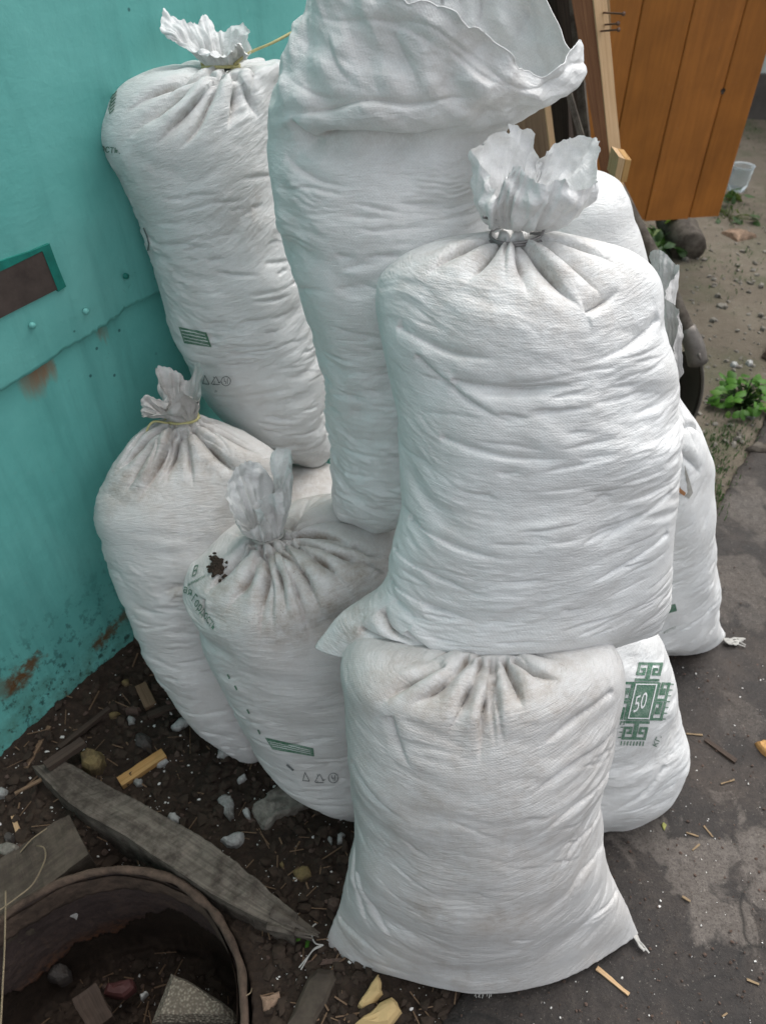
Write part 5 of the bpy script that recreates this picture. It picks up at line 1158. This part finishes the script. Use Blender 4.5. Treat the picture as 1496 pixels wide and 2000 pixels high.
# ------------------------------------------------------------------ prints on the sacks
M['print_white'] = flat_mat('white_print', (.72, .73, .72), .6, .08, 200)
def text2d(body):
    cu = bpy.data.curves.new('tmp', 'FONT'); cu.body = body; cu.size = 1.0; cu.resolution_u = 3; o = bpy.data.objects.new('tmp', cu); COL.objects.link(o)
    bpy.context.view_layer.update(); me = bpy.data.meshes.new_from_object(o.evaluated_get(bpy.context.evaluated_depsgraph_get()))
    V = [(v.co.x, v.co.y) for v in me.vertices]; F = [tuple(p.vertices) for p in me.polygons]
    bpy.data.objects.remove(o); bpy.data.curves.remove(cu); bpy.data.meshes.remove(me); return V, F
class Print:
    def __init__(s): s.V, s.F = [], []
    def poly(s, V, F): k = len(s.V); s.V += [tuple(v) for v in V]; s.F += [tuple(i+k for i in f) for f in F]
    def line(s, pts, w_, closed=False):
        pts = [A3(p, float) for p in pts]; pts = pts+[pts[0]] if closed else pts; P = []
        for a, b_ in zip(pts[:-1], pts[1:]):
            m = max(1, int(np.linalg.norm(b_-a)/5)); d = nrm(b_-a); nn = A3([-d[1], d[0]])*w_/2
            a2, b2 = a-d*w_/2, b_+d*w_/2
            V = []; 
            for t in np.linspace(0, 1, m+1): c = a2+(b2-a2)*t; V += [c-nn, c+nn]
            s.poly(V, [(2*i, 2*i+2, 2*i+3, 2*i+1) for i in range(m)])
    def quad(s, c, n=6):
        c = [A3(q, float) for q in c]; V = [(c[0]*(1-u)+c[1]*u)*(1-v)+(c[3]*(1-u)+c[2]*u)*v for v in np.linspace(0, 1, n+1) for u in np.linspace(0, 1, n+1)]
        s.poly(V, grid_faces(n+1, n+1, False).tolist())
    def text(s, body, o, ex, ey):
        V, F = text2d(body); o, ex, ey = A3(o, float), A3(ex, float), A3(ey, float); s.poly([o+ex*x+ey*y for x, y in V], F)
    def put(s, S, thing, mat, off=.0009, name='print'):
        return add(name, S.drape(s.V, off), s.F, mat, thing, smooth=True)
def icons(p, bx, tri, circ, r_):
    (cx, cy), k = tri, r_
    T = [(cx, cy-k), (cx+k, cy+k*.85), (cx-k, cy+k*.85)]
    for i in range(3):
        a, b_ = A3(T[i]), A3(T[(i+1) % 3]); p.line([a+(b_-a)*.1, a+(b_-a)*.72], 1.6); m = a+(b_-a)*.8; p.line([m+A3([2.2, -2]), m, m+A3([-2.4, -1.2])], 1.3)
    cx, cy = circ; p.line([(cx+k*math.cos(t), cy+k*math.sin(t)) for t in np.linspace(0, 2*math.pi, 17)], 1.3)
    p.line([(cx-3, cy-5), (cx-3, cy), (cx, cy+1), (cx, cy+5)], 1.2); p.line([(cx+3, cy-5), (cx+3, cy+5)], 1.2)
    cx, cy = bx; p.line([(cx-6, cy+8), (cx-2, cy-8), (cx+6, cy+8)], 1.4); p.line([(cx-6, cy+8), (cx+6, cy+9)], 1.4)
# emblem
p = Print(); c0 = A3([1253.0, 1369.0]); ex, ey = A3([23.0, 0.5]), A3([8.6, -37.5])
def em(x, y): return c0+ex*x+ey*y
p.quad([em(-1, -1), em(1, -1), em(1, 1), em(-1, 1)], 10)
key = [(.0, .0), (1, 0), (1, 1), (.0, 1), (.0, .36), (.62, .36), (.62, .66), (.36, .66)]
def meander(x0, y0, fx, fy, sw=False):
    q = [((1-a if fx else a), (1-b_ if fy else b_)) for a, b_ in key]; q = [(b_, a) for a, b_ in q] if sw else q
    p.line([em(x0+.08+a*.84, y0+.08+b_*.84) for a, b_ in q], 5.0)
for x0, fx in ((-1, 0), (0, 1)): meander(x0, 1.02, fx, 0); meander(x0, -2.02, fx, 1)
for y0, fy in ((-1, 1), (0, 0)): meander(-2.02, y0, 0, fy, True); meander(1.02, y0, 1, fy, True)
for x0 in np.linspace(-.95, .9, 8): p.line([em(x0, -2.12), em(x0, -2.28)], 2.4)
for x0 in np.linspace(-1.95, -1.1, 4): p.line([em(x0, -1.08), em(x0, -1.22)], 2.2)
for y0 in np.linspace(-.9, .9, 7): p.line([em(2.1, y0), em(2.28, y0)], 2.0)
for y0 in np.linspace(-1.9, -1.1, 4): p.line([em(-1.12, y0), em(-1.28, y0)], 2.0)
p.put(G, tG, M['print_green'], name='emblem')
p = Print(); p.text('кг.', (1280, 1460), (9.5, -19), (-15, -7)); p.put(G, tG, M['print_green'], name='lettering')
p = Print(); p.line([em(-.86, -.88), em(.86, -.88), em(.86, .88), em(-.86, .88)], 2.2, True); p.text('50', em(-.62, -.62), ex*1.0+ey*.34, ey*1.2-ex*.12); p.put(G, tG, M['print_white'], .0016, 'emblem_number')
# lettering on the low sack
p = Print(); p.text('ая', (358, 1156), (16, 9), (5, -22)); p.put(D, tD, M['print_green'], name='lettering')
p = Print(); p.text('Гордость', (374, 1172), (9.5, 13.5), (12, -20)); p.put(D, tD, M['print_green'], name='lettering')
p = Print(); p.text('В', (374, 1128), (17, -8), (8, -30)); p.put(D, tD, M['print_green'], name='lettering')
p = Print(); p.text('знаменитая', (366, 1146), (6.2, -3.2), (3, -10)); p.put(D, tD, M['print_green'], name='lettering')
p = Print(); p.quad([(518, 1440), (612, 1461), (614, 1477), (533, 1463)], 8); p.put(D, tD, M['print_green'], name='bar')
p = Print()
for a_ in [(446, 1318), (460, 1340), (484, 1386), (505, 1426)]: p.line([a_, (a_[0]+3, a_[1]+6)], 3)
p.put(D, tD, M['print_green'], name='edge_print')['kind'] = 'stuff'
p = Print(); icons(p, (598, 1516), (624, 1520), (651, 1519), 9.5); p.line([(562, 1494), (572, 1503)], 4); p.put(D, tD, M['print_black'], name='symbols')['kind'] = 'stuff'
p = Print()
for k in range(3): p.line([A3([526, 1447])+A3([4, 5.5])*k*.8, A3([606, 1464])+A3([1, 4.5])*k*.8], .8)
p.put(D, tD, M['print_white'], .0015, 'bar_text')['kind'] = 'stuff'
# tall back sack
p = Print(); p.quad([(350, 638), (404, 649), (414, 678), (361, 670)], 8); p.put(A_, tA, M['print_green'], name='bar')
p = Print(); p.text('ость.', (196, 296), (17, 2), (2, -21)); p.put(A_, tA, M['print_green'], name='lettering')
p = Print()
for k in range(6): p.line([(216+k*1.2, 222-k*7), (224+k*1.0, 214-k*7)], 1.8); p.line([(216+k*1.2, 222-k*7), (214+k*1.4, 212-k*7)], 1.6)
p.put(A_, tA, M['print_green'], name='leaf_print')
p = Print(); icons(p, (403, 741), (422, 743), (442, 744), 9); p.text('PP', (420, 766), (5, 1), (.6, -7)); p.text('5', (418, 750), (7, 1), (.8, -9)); p.line([(282, 446), (288, 460), (292, 476), (290, 488)], 2.5)
p.put(A_, tA, M['print_black'], name='symbols')['kind'] = 'stuff'
p = Print()
for k in range(4): p.line([A3([355, 644])+A3([2.6, 6.6])*k, A3([401, 654])+A3([2.4, 6.4])*k], 1.0)
p.put(A_, tA, M['print_white'], .0015, 'bar_text')['kind'] = 'stuff'
p = Print(); p.quad([(1294, 1184), (1318, 1179), (1321, 1193), (1297, 1199)], 4); p.put(H, tH, M['print_green'], name='bar')
p = Print(); p.text('нетто', (1294, 1238), (9, -4), (2, -10)); p.put(H, tH, flat_mat('faded_print', (.42, .46, .42), .6), name='lettering')
p = Print(); p.text('ТЕГО', (567, 932), (6.5, -4.5), (5, 9)*A3([1, -1])); p.put(K_, tK, M['print_green'], name='lettering')
# the tear in the side sack
p = Print(); p.poly([(1321, 884), (1332, 892), (1338, 915), (1346, 940), (1352, 962), (1344, 974), (1330, 962), (1321, 948), (1319, 915)], [tuple(range(9))[::-1]])
p.put(H, tH, flat_mat('sack_inside', (.33, .32, .29), .9, .3, 80), .001, 'tear')
p = Print(); p.poly([(1320, 945), (1328, 954), (1338, 962), (1334, 968), (1324, 960), (1320, 955)], [tuple(range(6))[::-1]]); p.put(H, tH, flat_mat('peel_brown', (.33, .16, .07), .8), .003, 'exposed_filling')

# soil clump lying on the low sack
rs = np.random.RandomState(12); V, F = [], []
for k in range(90):
    q = D.drape([(rs.normal(425, 7), rs.normal(1107, 10))], .003)[0]; V.append(ico(rs.uniform(.0015, .0045), rs, .9)+q); F.append(ICF+12*k)
tag(add('soil_clump', np.concatenate(V), np.concatenate(F), M['clod'], origin=D.p3(425, 1107), smooth=False), 'dark soil clump stuck on the shoulder of the lettered sack', 'soil')

# loose threads at the sack corners
def threads(thing, S, pxs, mat, r_=.0013, name='thread'):
    g_ = []
    for pl in pxs:
        g_.append(tube_geo(pl, r_, 5, 6*len(pl)))
    v_, f_ = merge(g_); add(name, v_, f_, mat, thing)
rs = random.Random(4)
def gp(px, py, z): return on_z(px, py, z)
threads(tF, F_, [[gp(632, 1846, .012), gp(618, 1850, .012), gp(602, 1868, .012), gp(584, 1890, .010)], [gp(632, 1846, .012), gp(616, 1842, .015), gp(609, 1825, .018), gp(612, 1808, .016), gp(618, 1804, .015)], [gp(628, 1848, .012), gp(612, 1856, .012), gp(596, 1880, .010), gp(588, 1894, .010)]], M['twine_grey'])
threads(tF, F_, [[gp(1236, 1812+k*4, .02), gp(1244, 1828+k*3, .018), gp(1252+rs.uniform(-4, 4), 1842+k*2, .014), gp(1262+rs.uniform(-6, 8), 1858+rs.uniform(-4, 6), .012)] for k in range(5)], M['twine_grey'], .0016)
threads(tF, F_, [[gp(925+k*4, 1928, .02), gp(925+k*4+rs.uniform(-3, 3), 1938, .016), gp(926+k*4+rs.uniform(-6, 6), 1944+rs.uniform(0, 6), .012)] for k in range(9)], M['twine_grey'], .0008, 'fraying')
threads(tH, H, [[gp(1412, 1248, .02), gp(1422+rs.uniform(-2, 4), 1252+rs.uniform(-6, 6), .018), gp(1434+rs.uniform(-4, 6), 1250+rs.uniform(-8, 10), .016), gp(1448+rs.uniform(-6, 8), 1256+rs.uniform(-10, 8), .012)] for k in range(9)], M['twine_grey'], .0017, 'fraying')
